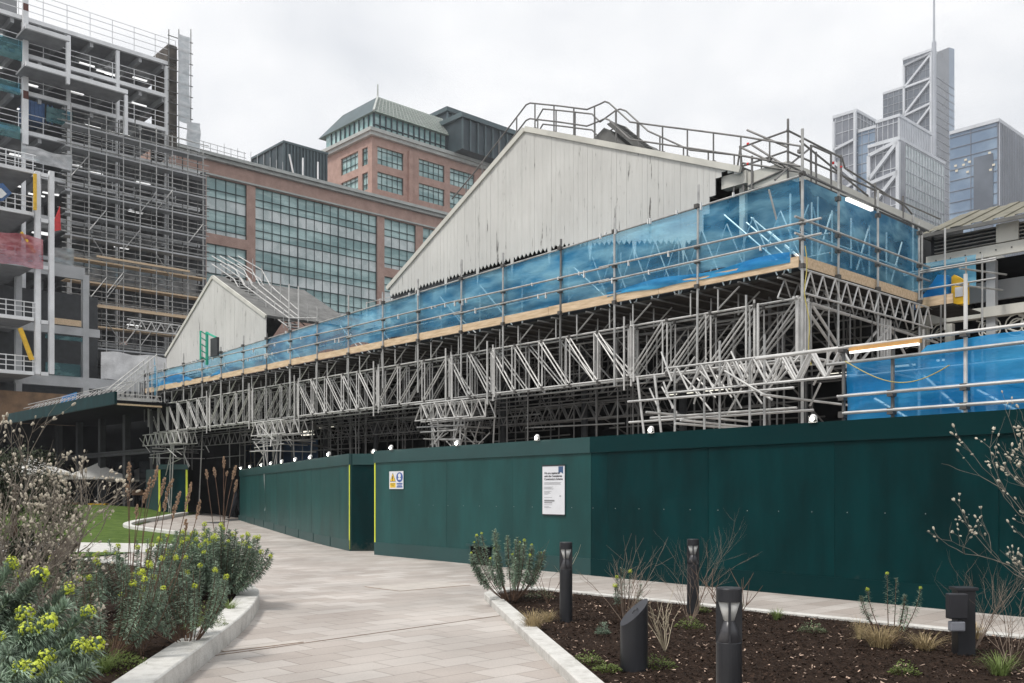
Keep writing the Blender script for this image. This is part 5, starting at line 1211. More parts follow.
for a, b in ((AL(358), AL(341)), (AL(367.7), AL(362))):
    a, b = min(a, b), max(a, b)
    for i in range(4): hl2.append((a, b, zt0 - 4.0 * i - 2.8, zt0 - 4.0 * i))
aN, aF = .0, 0
wallpieces(tw, fLft, t2 + .61, AL(324), 5, zc2 - .3, hl2, M['brick'])
for (a, b, z0, z1) in hl2: office_window(tw, fLft, a, b, z0, z1, 4 if b - a > 4 else 2, [z0 + .9, z1 - .6], alt=None)
# projecting pier pair
for px in (410, 414):
    mb = MB(lambda q: fR(*q)); x = AR(px); mb.box(x - .5, x + .5, -.5, -.01, 5, zc2 - 1); mb.build('pier', M['brick'], tw)
mb = MB(grid); xf, yf = AR(520), AL(322)
mb.box(s2 - .6, xf, t2 - .6, yf + .5, zc2 - .29, zc2 + .25); mb.box(s2 - .9, xf, t2 - .9, yf + .8, zc2 + .26, zc2 + .8); mb.build('cornice', M['stone'], tw)
mb = MB(grid); za = zc2 + .81; zb3 = za + 3.2; i_ = 1.2
mb.box(s2 + i_, AR(480), t2 + i_, yf + .6, za, zb3); gl = mb.build('attic_glazing', M['tealglass'], tw)
mb = MB(grid)
for i in range(20): x = s2 + i_ + (AR(480) - s2 - i_) * i / 19; mb.box(x - .1, x + .1, t2 + i_ - .2, t2 + i_ - .01, za, zb3)
for i in range(10): y = t2 + i_ + (yf - t2 - 2 * i_) * i / 9; mb.box(s2 + i_ - .2, s2 + i_ - .01, y - .1, y + .1, za, zb3)
mb.box(s2 + i_ - .3, AR(480), t2 + i_ - .3, t2 + i_ - .005, za + 1.3, za + 1.4); mb.build('mullions', M['lead'], gl)
mb = MB(grid); x0, x1 = s2 + .6, AR(462); y0, y1 = t2 + .4, yf + 2.2; zr = zb3 + 4.0; ymid = y0 + 4.2
xa, xb = x0 + 3.0, x1 - 1.6
mb.add([(x0, y0, zb3), (x1, y0, zb3), (x1, y1, zb3), (x0, y1, zb3), (xa, ymid - 1, zr), (xb, ymid - 1, zr), (xb, y1 - 3, zr), (xa, y1 - 3, zr)], [(0, 1, 5, 4), (1, 2, 6, 5), (2, 3, 7, 6), (4, 5, 6, 7), (0, 3, 2, 1)]); mb.add([(x0, y1, zb3), (x0, y0, zb3), (xa, ymid - 1, zr), (xa, y1 - 3, zr)], [(0, 1, 2, 3)], 1); rfo = mb.build('roof', [M['hiproof'], M['lead2']], tw)
mb = MB(grid)
for f in [i / 9 for i in range(1, 9)]:
    mb.bar((x0 + (xa - x0) * f, y0 + (ymid - 1 - y0) * f - .03, zb3 + (zr - zb3) * f), (x1 + (xb - x1) * f, y0 + (ymid - 1 - y0) * f - .03, zb3 + (zr - zb3) * f), .1, .1)
for i in range(24):
    g = i / 23; mb.bar((x0 + (x1 - x0) * g, y0 - .03, zb3), (xa + (xb - xa) * g, ymid - 1.03, zr), .08, .08)
mb.bar((x0, y0, zb3), (xa, ymid - 1, zr), .3, .3); mb.tube((xa, ymid - 1, zr), (xa, ymid - 1, zr + 2), .12, 5); mb.build('roof_ribs', M['stone'], rfo)
# dark teal plant boxes to the right
for (pl, pr_, yt, tt) in ((447, 510, 112, t2 + 12), (462, 560, 118, t2 - 3)):
    a, b = on_v(pl, 0, tt)[0], on_v(pr_, 0, tt)[0]; z1 = on_v(pl, yt, tt)[1]; z0_ = zc2 + .82
    mb = MB(grid); mb.box(a, b, tt, tt + 8, z0_, z1); bx = mb.build('plant_box', M['lead'], tw)
    mb = MB(grid); n = 14
    for i in range(n + 1): x = a + (b - a) * i / n; mb.box(x - .14, x + .14, tt - .3, tt - .01, z0_, z1)
    mb.box(a - .5, b + .5, tt - .6, tt + 8, z1 + .01, z1 + .8); mb.build('plant_fins', M['lead2'], bx)

# ------------------------------------------------------------------ skyline towers
def sky_tower(name, label, pxl, pxc, pxr, yt, Yc, mL, mR, fl=4.0, bay=3.0, mull='lightclad', roofh=0, base=0, mw_=.35, bayR=None, flR=None):
    s, t = st(P(pxc, 0, Yc)); H = E + (HY - yt) * Yc / F
    o = gthing(name, label, 'skyscraper', s, t, 0)
    tl = on_u(pxl, 0, s)[0] if pxl is not None else t + 25; sr = on_v(pxr, 0, t)[0] if pxr is not None else s + 25
    sr = min(sr, s + 70)
    zlow = 20
    mb = MB(grid); mb.box(s, sr, t, t + .5, zlow, H); mb.build('right_face', mR, o)
    mb = MB(grid); mb.box(s, s + .5, t + .51, tl, zlow, H); mb.build('left_face', mL, o)
    mb = MB(grid); mb.box(s + .6, sr, t + .6, tl, zlow, H - 1); mb.build('core', M['midclad'], o)
    mb = MB(grid); z = zlow
    while z < H: mb.box(s - .25, s, t, tl, z, z + mw_); z += fl
    y = t
    while y < tl: mb.box(s - .3, s - .02, y, y + mw_ * .8, zlow, H); y += bay
    mb.build('left_grid', M[mull], o)
    mb = MB(grid); z = zlow
    while z < H: mb.box(s, sr, t - .25, t, z, z + mw_); z += flR or fl
    x = s
    while x < sr: mb.box(x, x + mw_ * .8, t - .3, t - .02, zlow, H); x += bayR or bay
    mb.build('right_grid', M[mull], o)
    mb = MB(grid); mb.box(s - .5, sr + .3, t - .5, t + .3, H + .01, H + 1.2); mb.box(s - .5, s + .3, t + .31, tl, H + .01, H + 1.2); mb.build('parapet', M['lightclad'], o)
    return o, s, t, tl, sr, H
def brace_L(o, s, pts, w, m='lightclad'):
    mb = MB(grid)
    for p, q in pts: a = on_u(*p, s - .8); b = on_u(*q, s - .8); mb.bar((s - .8, *a), (s - .8, *b), w, w)
    mb.build('diagonal_bracing', M[m], o)
# tallest tower with spire
o, s, t, tl, sr, H = sky_tower('skyscraper', 'tallest skyline tower, braced grey front with a thin rooftop spire', 903, 932, 936, 51, 470, M['darkglass'], M['lightclad'], 4, 3, 'midclad', mw_=.12)
brace_L(o, s, [((904, 65), (904, 260)), ((931, 52), (931, 260)), ((904, 66), (931, 53)), ((904, 88), (931, 54)), ((904, 88), (931, 78)), ((904, 115), (931, 80)), ((904, 116), (931, 103)), ((904, 142), (931, 106)), ((904, 66), (931, 66 - 13))], 1.0)
mb = MB(grid); p = W(0, 0, 0); mb.tube((s, t - 1, 40), (s, t - 1, H + 4), 1.1, 10); mb.tube((s, t - 1, H + 4), (s, t - 1, H + 60), .6, 8, .25); mb.build('spire', M['midclad'], o)
mb = MB(grid); sa = s + 1; Hb = E + (HY - 46) * 470 / F; se = on_v(947, 0, t + 8)[0]; sf = on_v(952.5, 0, t + 8)[0]
t8 = t + 7; zl_ = on_v(922, 60, t8)[1]; zr_ = on_v(946.5, 45.5, t8)[1]; zq = on_v(952, 47, t8)[1]
mb.prism([(s + 3.2, t8, 20), (se, t8, 20), (se, t8, zr_), (s + 3.2, t8, zl_)], (0, 6, 0)); mb.build('dark_wing', M['darkglass'], o)
mb = MB(grid); mb.prism([(se + .1, t8, 20), (sf, t8, 20), (sf, t8, zq), (se + .1, t8, zr_)], (0, 6, 0)); mb.build('blue_glass_fin', M['blueglass'], o)
mb = MB(grid); z = 24
while z < zl_ - 1: mb.box(s + 2.2, sf, t + 6.8, t + 6.98, z, z + .25); z += 4
mb.build('floor_bands', M['midclad'], o)
# shoulder block left of it
sky_tower('skyscraper', 'plain grey shoulder block between the tallest tower and the stepped block', 883, 905, 915, 88, 500, M['darkglass'], M['darkglass'], 4, 3, 'midclad', mw_=.2)
# left stepped block
o, s, t, tl, sr, H = sky_tower('skyscraper', 'leftmost skyline block, grey with a dark plant level and cross bracing', 833, 856, 880, 112, 400, M['greyglass'], M['darkglass'], 5, 3, 'lightclad', mw_=.2)
brace_L(o, s, [((834, 150), (855, 139)), ((834, 162), (855, 180)), ((834, 195), (855, 182)), ((855, 112), (855, 260)), ((834, 122), (834, 200))], 1.0)
# glazed link + front stepped block
sky_tower('skyscraper', 'recessed glass link between the two braced skyline blocks', 856, 876, 884, 128, 395, M['blueglass'], M['greyglass'], 4, 3, 'midclad', mw_=.2)
o, s, t, tl, sr, H = sky_tower('skyscraper', 'front skyline block with stepped top, braced left side and pale grid right', 876, 899, 931, 117, 385, M['greyglass'], M['lightclad'], 6, 2.2, 'lightclad', mw_=.25, bayR=1.6, flR=9)
o, s, t, tl, sr, H = sky_tower('skyscraper', 'lowest front skyline block with white diagonal bracing and glass grid', 868, 899, 944, 140, 360, M['greyglass'], M['paleglass'], 7, 3, 'lightclad', mw_=.28, bayR=2.5, flR=5)
brace_L(o, s, [((869, 156), (898, 141)), ((869, 180), (897, 143)), ((869, 184), (898, 172)), ((869, 210), (897, 174)), ((869, 156), (869, 250)), ((898, 142), (898, 250))], 1.3)
mb = MB(grid)
for y in range(40, 95, 9): mb.box(s, s + 5.5, t - .6, t - .32, y, y + .1)
mb.box(s, s + 4, t - .55, t - .31, 20, H); mb.build('corner_glass_strip', M['greyglass'], o)
# right glass box
o, s, t, tl, sr, H = sky_tower('skyscraper', 'blue glass box tower with vertical fins at the right skyline edge', 950, 998, 1075, 122, 330, M['blueglass'], M['blueglass'], 3.9, 9, 'greyglass', mw_=.16, bayR=1.3, flR=3.9)
mb = MB(grid)
x = s
while x < sr: mb.box(x, x + .2, t - .7, t - .31, 20, H); x += 1.6
mb.build('vertical_fins', M['midclad'], o)
mb = MB(grid); a = on_u(974, 0, s)[0]; mb.box(s - .32, s - .26, t + 1.5, a, 20, E + (HY - 152) * 330 / F); mb.build('painted_reflection', M['darkglass'], o)  # darker glass panel paints a reflection onto the left face
for i in range(9):
    px = (956, 966, 970, 990, 994, 957, 968, 991, 964)[i]; py = (166, 160, 162, 153, 165, 171, 172, 170, 165)[i]; a = on_u(px, py, s); mb = MB(grid); mb.box(s - .4, s - .33, a[0] - .45, a[0] + .45, a[1] - .35, a[1] + .35); mb.build('lit_window', M['dimwin'], o)

# ------------------------------------------------------------------ bollards
def bollard(x, y, label, z=.06, first=None):
    t = thing('bollard_light', label, 'bollard', (x, y, z), 0, 'lamp bollards in the mulch bed'); r = .078
    mb = MB(); mb.lathe((x, y, z - .05), [(r, 0), (r, .70), (r - .003, .703)], 28); mb.build('post', M['black'], t, smooth=False)
    mb = MB(); mb.lathe((x, y, z + .90), [(r, 0), (r, .075), (r - .004, .083), (r * .4, .084)], 28); mb.build('cap', M['black'], t)
    mb = MB(); mb.lathe((x, y, z + .653), [(r * .97, 0), (r * .42, .125), (r * .30, .13)], 28); mb.build('lower_cone', mat('cone_reflector', (.06, .06, .066), .35), t, smooth=True)
    mb = MB(); mb.lathe((x, y, z + .78), [(r * .28, 0), (r * .42, .002), (r * .86, .119)], 28); mb.build('lens', M['lens'], t, smooth=True)
    for an in (-100, -10, 80, 170):
        mb = MB(); c, s_ = math.cos(R(an)), math.sin(R(an)); mb.prism([(x + c * r * 1.0 - s_ * .007, y + s_ * r * 1.0 + c * .007, z + .65), (x + c * r * .2 - s_ * .007, y + s_ * r * .2 + c * .007, z + .65), (x + c * r * .2 - s_ * .007, y + s_ * r * .2 + c * .007, z + .9), (x + c * r * 1.0 - s_ * .007, y + s_ * r * 1.0 + c * .007, z + .9)], (s_ * .014, -c * .014, 0)); mb.build('fin', M['black'], t)
    return t
b0 = bollard(1.325, 5.80, 'nearest black lamp bollard, cut off by the bottom of the picture')
p = G(566, 622, .05); dup(b0, (p.x, p.y, .04), 0, 'black lamp bollard right of the bushy spurge at the bed corner')
p = G(693, 614, .05); dup(b0, (p.x, p.y, .04), 0, 'farther black lamp bollard close to the hoarding, among bare twigs')
p = G(634, 670, .05); x, y = p.x, p.y; r = .122
t = thing('slanted_bollard', 'short thick black bollard with a slanted top face', 'bollard', (x, y, .05))
mb = MB(); n = 36; vs_ = []; fs2 = []
for i in range(n): a = 2 * math.pi * i / n; vs_.append((x + r * math.cos(a), y + r * math.sin(a), 0))
for i in range(n): a = 2 * math.pi * i / n; vs_.append((x + r * math.cos(a), y + r * math.sin(a), .56 + .115 * math.cos(a - .25) / 1 + .0))
fs2 = [(i, (i + 1) % n, (i + 1) % n + n, i + n) for i in range(n)] + [list(range(n))[::-1]]
mb.add(vs_, fs2); mb.build('post', M['black'], t)
mb = MB(); top = [Vector(v) for v in vs_[n:]]; mb.prism([v + Vector((0, 0, -.004)) for v in top], (0, 0, .008)); mb.build('sloping_face', mat('slanted_plate', (.045, .046, .055), .3, .2), t)
mb = MB(); mb.path([(x - .02, y - .05, .56), (x, y - .03, .585), (x + .02, y - .03, .59), (x + .025, y, .6)], .006, 5); mb.build('emblem', M['ink'], t)
# small black post with box at right
p = G(962, 655, .05); x, y = p.x, p.y
t = thing('service_post', 'black service post with square floodlight and grey socket at right', 'service post', (x, y, .05))
mb = MB(); mb.box(x - .07, x + .10, y - .07, y + .07, 0, .68); mb.build('post', M['black'], t, bevel=.006)
mb = MB(); mb.box(x - .09, x + .12, y - .09, y + .09, .68, .71); mb.build('cap', M['black'], t, bevel=.004)
mb = MB(); mb.box(x - .20, x - .02, y - .17, y - .08, .42, .66); mb.build('floodlight', M['ink'], t, bevel=.01)
mb = MB(); mb.box(x - .18, x - .04, y - .16, y - .085, .30, .395); mb.build('socket_box', mat('grey_socket', (.22, .23, .26), .4), t, bevel=.012)
# left ground spotlight
p = P(66, 549, 9.3); x, y, z = p
t = thing('garden_spotlight', 'tilted brown garden spotlight on a spike at left of the bed', 'spotlight', (x, y, .15))
mb = MB(); ax = Matrix.Rotation(R(40), 3, 'Y')
cs_ = [ax @ Vector((a, b, c)) for c in (-.11, .11) for b in (-.07, .07) for a in (-.055, .055)]
mb.add([Vector((x, y, z)) + c for c in cs_], [(0, 2, 3, 1), (4, 5, 7, 6), (0, 1, 5, 4), (2, 6, 7, 3), (0, 4, 6, 2), (1, 3, 7, 5)]); mb.build('lamp_head', mat('bronze_spot', (.10, .075, .06), .5, .2), t, bevel=.008)
mb = MB(); mb.tube((x + .03, y, z - .08), (x + .06, y, .13), .018, 8); mb.build('spike', M['ink'], t)

# ------------------------------------------------------------------ plants
def bez(a, b, c, t): return a * (1 - t) ** 2 + b * 2 * t * (1 - t) + c * t * t
def leafquad(mb, p, d, l, w, mi=0, droop=.2):
    d = d.normalized(); sd = d.cross(Vector((random.uniform(-.3, .3), random.uniform(-.3, .3), 1))).normalized() * w
    m_ = p + d * l * .55; e = p + d * l + Vector((0, 0, -droop * l))
    mb.add([p, m_ - sd, e, m_ + sd], [(0, 1, 2, 3)], mi)
def flowerhead(c, r, parent, d=Vector((0, 0, 1))):
    mb = MB()
    for i in range(64):
        a = random.uniform(0, 6.28); u_ = random.uniform(-.75, 1); q = Vector((math.cos(a) * math.sqrt(1 - u_ * u_ * .9), math.sin(a) * math.sqrt(1 - u_ * u_ * .9), u_ * 1.05))
        pp = c + q * r * random.uniform(.65, 1); rr = r * random.uniform(.16, .26); n_ = (q + Vector((random.uniform(-.5, .5),) * 3)).normalized(); x = n_.cross(Vector((.3, .2, 1))).normalized(); y = n_.cross(x)
        mb.add([pp + x * rr, pp + y * rr, pp - x * rr, pp - y * rr, pp + n_ * rr * .35], [(0, 1, 4), (1, 2, 4), (2, 3, 4), (3, 0, 4)])
    mb.build('flower_head', M['lime'], parent)
def spurge(label, x, y, z, n, h, spread, heads, leafm='euph', ll=.055, lw_=.0045, dens=150, bias=(0, 0), hr=.035, bare=.35, group='spurge plants', shoot=.03, rng=(0, 6.283)):
    t = thing('spurge_plant', label, 'plant', (x, y, z), 0, group); st_ = MB(); lf = MB(); k_ = 0
    for i in range(n):
        a = random.uniform(*rng); rad = spread * math.sqrt(random.random()); hh = h * (1 - .35 * (rad / spread) ** 2) * random.uniform(.75, 1.05)
        b0_ = Vector((x + .12 * spread * math.cos(a), y + .12 * spread * math.sin(a), z)); tip = Vector((x + rad * math.cos(a) + bias[0] * hh, y + rad * math.sin(a) + bias[1] * hh, z + hh))
        mid = Vector((x + rad * .85 * math.cos(a) + bias[0] * hh * .6, y + rad * .85 * math.sin(a) + bias[1] * hh * .6, z + hh * .45)); N_ = 8; pts = [bez(b0_, mid, tip, j / N_) for j in range(N_ + 1)]
        for j in range(N_): st_.tube(pts[j], pts[j + 1], .006 * (1 - .5 * j / N_), 4, caps=False)
        nl = int(dens * random.uniform(.8, 1.1))
        for j in range(nl):
            f = bare + (1 - bare) * (j / nl) ** .85; p_ = bez(b0_, mid, tip, f); dr = (bez(b0_, mid, tip, min(1, f + .03)) - bez(b0_, mid, tip, f - .03)).normalized()
            aa = random.uniform(0, 6.28); x_ = dr.cross(Vector((.1, .2, 1))).normalized(); y_ = dr.cross(x_); o_ = x_ * math.cos(aa) + y_ * math.sin(aa)
            up = .15 + .9 * max(0, (f - .85) / .15); leafquad(lf, p_, o_ + dr * up, ll * random.uniform(.6, 1.1) * (1 - .35 * max(0, (f - .9) / .1)), lw_)
        if k_ < heads: flowerhead(tip + Vector((0, 0, hr * .5)), hr * random.uniform(.75, 1.15), t); k_ += 1
    st_.build('stems', M['stem'], t); lf.build('foliage', M[leafm], t); return t
random.seed(11)
# bottom-left, nearest, lying shoots
def big_spurge(label, x, y, z, shoots, hr):
    t = thing('spurge_plant', label, 'plant', (x, y, z), 0, 'spurge plants'); st_ = MB(); lf = MB()
    for (tx, ty, tz, hd) in shoots:
        b0_ = Vector((x, y, z)); tip = Vector((tx, ty, tz)); mid = (b0_ + tip) / 2 + Vector((0, 0, .02))
        mid.z = z + (tz - z) * .55
        pts = [bez(b0_, mid, tip, j / 10) for j in range(11)]
        for j in range(10): st_.tube(pts[j], pts[j + 1], .008, 5, caps=False)
        L = (tip - b0_).length; nl = int(1500 * L)
        for j in range(nl):
            f = .25 + .75 * j / nl; p_ = bez(b0_, mid, tip, f); dr = (bez(b0_, mid, tip, min(1, f + .02)) - bez(b0_, mid, tip, f - .02)).normalized(); aa = random.uniform(0, 6.28); x_ = dr.cross(Vector((.1, .2, 1))).normalized(); y_ = dr.cross(x_)
            leafquad(lf, p_, x_ * math.cos(aa) + y_ * math.sin(aa) + dr * (.35 + max(0, f - .9) * 6), random.uniform(.05, .09), .0042)
        if hd: flowerhead(tip + Vector((0, 0, hr * .3)), hr * hd, t)
    st_.build('stems', M['euph2'], t); lf.build('foliage', M['euph'], t); return t
def tipat(px, py, Y): q = P(px, py, Y); return (q.x, q.y, q.z)
big_spurge('nearest spurge, sprawling blue-green shoots at the bottom left corner', -3.05, 4.6, .15,
    [(*tipat(41, 577, 5.0), 1.1), (*tipat(68, 592, 5.2), .9), (*tipat(12, 566, 5.3), 1.0), (*tipat(66, 607, 4.8), 0.0), (*tipat(88, 615, 4.9), .9), (*tipat(25, 617, 4.7), 1.1), (*tipat(47, 627, 4.5), 1.2), (*tipat(0, 640, 4.4), .6),
     (*tipat(27, 633, 4.5), .9), (*tipat(80, 650, 4.5), 1.0), (*tipat(95, 649, 4.6), 1.1), (*tipat(47, 660, 4.3), 1.0), (*tipat(35, 674, 4.2), 1.2), (*tipat(8, 600, 4.9), 0), (*tipat(-10, 615, 4.6), .8), (*tipat(60, 690, 4.2), .9), (*tipat(10, 655, 4.2), 0), (*tipat(25, 590, 5.0), 0), (*tipat(75, 640, 4.6), 0)], .045)
big_spurge('low spurge spilling out of the picture at the bottom left', -2.7, 4.1, .15, [(*tipat(20, 670, 3.9), .8), (*tipat(60, 672, 4.1), 0), (*tipat(-10, 650, 4), .8), (*tipat(0, 680, 3.8), 0), (*tipat(90, 668, 4.2), .0)], .04)
spurge('tall loose spurge in the middle of the left bed with leaning stems', -3.55, 8.2, .15, 42, .95, .68, 12, dens=170, bias=(-.12, .05), bare=.3, lw_=.006, ll=.06)
spurge('spurge beside the dried flower stalks, left bed', -3.15, 9.2, .15, 38, .85, .6, 14, dens=170, bias=(-.1, .0), bare=.28, lw_=.006, ll=.06)
spurge('sparse spurge behind the garden spotlight', -4.55, 9.6, .15, 34, .85, .6, 9, 'euph2', dens=180, bare=.35, lw_=.006)
spurge('spurge farther back in the left bed by the lawn strip', -4.7, 12.0, .15, 40, .95, .75, 10, dens=180, bare=.25, lw_=.007, ll=.07)
spurge('dense rounded spurge dotted with lime heads at the kerb curve', -4.05, 13.2, .18, 90, .95, .8, 42, dens=230, bare=.12, bias=(.0, 0), hr=.036, ll=.075, lw_=.008)
spurge('dense spurge overhanging the pale kerb behind the rounded one', -4.7, 14.2, .18, 60, .95, .7, 14, dens=200, bare=.15, hr=.05, ll=.075, lw_=.008)
spurge('bushy upright spurge at the corner of the right mulch bed', -.02, 13.7, .06, 34, 1.12, .62, 14, 'euph', dens=200, bare=.36, hr=.022, bias=(-.08, 0), ll=.075, lw_=.008)
spurge('small spurge shoots before the hoarding near the service post', 3.95, 9.9, .06, 9, .75, .32, 3, 'euph', dens=110, bare=.45, hr=.02, ll=.06)
spurge('green spurge sprigs among bare rose canes in the right bed', 1.35, 11.4, .06, 7, .75, .22, 3, 'euph', dens=100, bare=.55, hr=.03)

def tuft(label, x, y, z, n, h, spread, m, w=.003, group='grass tufts'):
    mb = MB()
    for i in range(n):
        a = random.uniform(0, 6.28); r0 = random.random() * spread * .25; r1 = spread * random.uniform(.3, 1); hh = h * random.uniform(.5, 1)
        b0_ = Vector((x + r0 * math.cos(a), y + r0 * math.sin(a), z)); tip = Vector((x + r1 * math.cos(a + random.uniform(-.4, .4)), y + r1 * math.sin(a + random.uniform(-.4, .4)), z + hh * random.uniform(.4, 1))); mid = (b0_ + tip) / 2; mid.z = z + hh
        sd = Vector((-math.sin(a), math.cos(a), 0)) * w; pts = [bez(b0_, mid, tip, j / 4) for j in range(5)]
        vs_ = []
        for j, p_ in enumerate(pts): ww = 1 - j / 4.2; vs_ += [p_ - sd * ww, p_ + sd * ww]
        mb.add(vs_, [(2 * j, 2 * j + 1, 2 * j + 3, 2 * j + 2) for j in range(4)])
    return tag(mb.build('grass_tuft', M[m], loc=(x, y, z)), label, 'grass tuft', group)
def gp(px, py, z=.055): q = G(px, py, z); return q.x, q.y
for (px, py, z, n, h, sp, m, lb_) in ((533, 630, .05, 260, .28, .32, 'straw', 'straw coloured grass tuft below the bushy spurge'), (548, 622, .05, 120, .2, .2, 'straw', 'smaller straw tuft left of the middle lamp bollard'),
        (777, 620, .05, 140, .18, .17, 'grassb', 'fresh green grass tuft beside the walkway kerb'), (880, 648, .05, 300, .3, .42, 'straw', 'large straw grass tuft before the hoarding at right'), (925, 650, .05, 180, .22, .4, 'straw', 'flattened straw tuft left of the service post'),
        (118, 655, .15, 260, .22, .26, 'straw', 'straw grass tuft inside the pale kerb of the left bed'), (130, 640, .15, 160, .25, .3, 'straw', 'thin straw tuft among spurge stems, left bed'), (100, 672, .15, 240, .2, .35, 'grassb', 'green ferny tuft at the bottom left kerb'),
        (860, 640, .05, 90, .3, .15, 'straw', 'upright pale tuft behind the large straw tuft'), (1000, 676, .05, 160, .25, .3, 'grassb', 'green tuft at the bottom right corner'), (230, 610, .18, 90, .18, .25, 'grassb', 'green tuft at the kerb edge under the dense spurge'), (975, 640, .05, 120, .25, .25, 'straw', 'straw tuft beside the magnolia stems at right')):
    x, y = gp(px, py, z); tuft(lb_, x, y, z, n, h, sp, m)
def lowplant(label, px, py, r, h, m='lowgreen', z=.055, n=260, ll=.035):
    x, y = gp(px, py, z); mb = MB()
    for i in range(n):
        a = random.uniform(0, 6.28); q = r * math.sqrt(random.random()); p_ = Vector((x + q * math.cos(a), y + q * math.sin(a), z + h * (1 - (q / r) ** 2) * random.random()))
        leafquad(mb, p_, Vector((math.cos(a), math.sin(a), random.uniform(.2, 1.5))), ll * random.uniform(.6, 1.2), ll * .18)
    tag(mb.build('low_plant', M[m], loc=(x, y, z)), label, 'plant', 'low green plants')
for args in (('low yellowish green plant left of the slanted bollard', 588, 664, .15, .12), ('tiny green plant close to the bottom of the bed', 607, 671, .12, .06), ('low bright green plant right of the slanted bollard', 658, 667, .16, .12), ('pale green plant behind the slanted bollard', 690, 628, .17, .12),
             ('small grey-green sprig near the bed middle', 603, 634, .07, .14, 'euph'), ('low green plant under the bare roses', 735, 606, .12, .12, 'euph2'), ('loose green plant near the right straw tuft', 905, 674, .12, .12), ('small green clump behind the middle bollard', 540, 598, .22, .2, 'euph2'), ('trailing green plant along the right bed edge', 700, 612, .15, .1),
             ('low grey plant right of the green grass tuft', 812, 632, .15, .12, 'euph2')):
    lowplant(*args)
lowplant('mid green cushion plant spilling over the pale kerb', 205, 628, .24, .3, 'lowgreen', .17, 900, .03)
lowplant('grey-green ground plant beneath the nearest spurge', 110, 670, .35, .16, 'lowgreen', .15, 700, .035)

# bare twiggy shrubs
def twig(mb, p, d, l, r, depth, buds=None, bend=.35, kids=(2, 3), up=.15, n=4):
    seg = 3; q = p.copy(); dd = d.normalized()
    for i in range(seg):
        nd = (dd + Vector((random.uniform(-bend, bend), random.uniform(-bend, bend), random.uniform(-bend, bend) + up))).normalized(); e = q + nd * l / seg
        mb.tube(q, e, r * (1 - .2 * i), n, r * (1 - .2 * (i + 1)), caps=False); q = e; dd = nd
        if depth > 0 and i > 0 and random.random() < .75:
            sd = (dd + Vector((random.uniform(-1, 1), random.uniform(-1, 1), random.uniform(-.3, .8))) * .9).normalized(); twig(mb, q, sd, l * random.uniform(.45, .75), r * .55, depth - 1, buds, bend, kids, up, n)
    if depth > 0:
        for _ in range(random.randint(*kids) - 1):
            sd = (dd + Vector((random.uniform(-1, 1), random.uniform(-1, 1), random.uniform(-.3, .7))) * .6).normalized(); twig(mb, q, sd, l * random.uniform(.5, .8), r * .6, depth - 1, buds, bend, kids, up, n)
    elif buds is not None: buds.append((q, dd))
def bare(label, px, py, n, h, spread, m='stem2', depth=2, z=.055, Y=None, r=.006):
    x, y = gp(px, py, z) if Y is None else (P(px, 0, Y).x, Y); mb = MB(); bd = []
    for i in range(n):
        a = random.uniform(0, 6.28); twig(mb, Vector((x, y, z)), Vector((math.cos(a) * spread, math.sin(a) * spread, 1)), h * .72 * random.uniform(.5, .8), r, depth, bd, .16, (1, 2), .05)
    tag(mb.build('bare_shrub', M[m], loc=(x, y, z)), label, 'shrub', 'bare shrubs in the mulch bed')
random.seed(5)
bare('bare rose shrub left of the slanted bollard with many canes', 625, 625, 15, 1.0, .5, 'stem2', 2)
bare('straw pale canes rising from behind the slanted bollard', 665, 652, 10, .75, .45, 'cane', 1)
bare('tangled fine twigs in front of the far lamp bollard', 690, 626, 15, 1.1, .45, 'stem2', 3, r=.004)
bare('thick pruned red-brown rose stems right of the far bollard', 735, 630, 8, .95, .8, 'stem', 1, r=.009)
bare('thin bare stems beside the middle lamp bollard', 568, 600, 5, 1.0, .35, 'cane', 1, r=.006)
bare('reddish bare stems left of the middle lamp bollard', 548, 604, 5, 1.1, .4, 'stem', 2, r=.005)
bare('bare tangled shrub around the service post', 975, 650, 14, .95, .6, 'stem2', 3, r=.004)
bare('bare twiggy stems at the lower right corner', 1010, 672, 10, .8, .5, 'stem2', 3, r=.005)
bare('thin bare stems under the tall loose spurge', 150, 622, 8, .7, .6, 'stem', 2, z=.15, r=.006)

# dried flower stalks
def stalk(mb, sp, base, tip, bendv, sl=.28, k=1.0):
    mid = (base + tip) / 2 + bendv; pts = [bez(base, mid, tip, j / 10) for j in range(11)]
    for j in range(10): mb.tube(pts[j], pts[j + 1], .0035 * k, 4, caps=False)
    L = (tip - base).length; n = int(sl * 330)
    for j in range(n):
        f = 1 - (sl / L) * (j / n); p_ = bez(base, mid, tip, f); w = .011 * k * math.sin(math.pi * min(1, (j + 3) / n * .95)) + .005
        q = p_ + Vector((random.uniform(-1, 1), random.uniform(-1, 1), random.uniform(-1, 1))) * w; sp.blob(q, (.006 * k, .006 * k, .009 * k), 4, 3)
random.seed(31)
def stalks(label, x, y, tips, k=1.0):
    t = thing('dried_flower_stalks', label, 'plant', (x, y, .15)); a = MB(); b = MB()
    for (px, py, sl, bx) in tips:
        q = P(px, py, y + random.uniform(-.25, .25)); bs = Vector((x + random.uniform(-.12, .12), y + random.uniform(-.1, .1), .15)); stalk(a, b, bs, q, Vector((bx, 0, .1)), sl * k, k)
    a.build('stalks', M['stem'], t); b.build('seed_spikes', M['spike'], t)
stalks('clump of dried stalks with rusty brown seed spikes over the lawn', P(134, 0, 8.6).x, 8.6, [(129, 462, .2, .05), (127, 484, .12, 0), (158, 466, .22, -.15), (173, 479, .2, -.1), (191, 483, .28, .1), (200, 500, .22, .25), (146, 491, .12, -.1), (166, 498, .14, .05), (180, 492, .2, .0), (165, 478, .18, -.05), (150, 478, .2, -.1), (175, 505, .15, .1), (137, 505, .15, 0), (186, 520, .12, .2)])
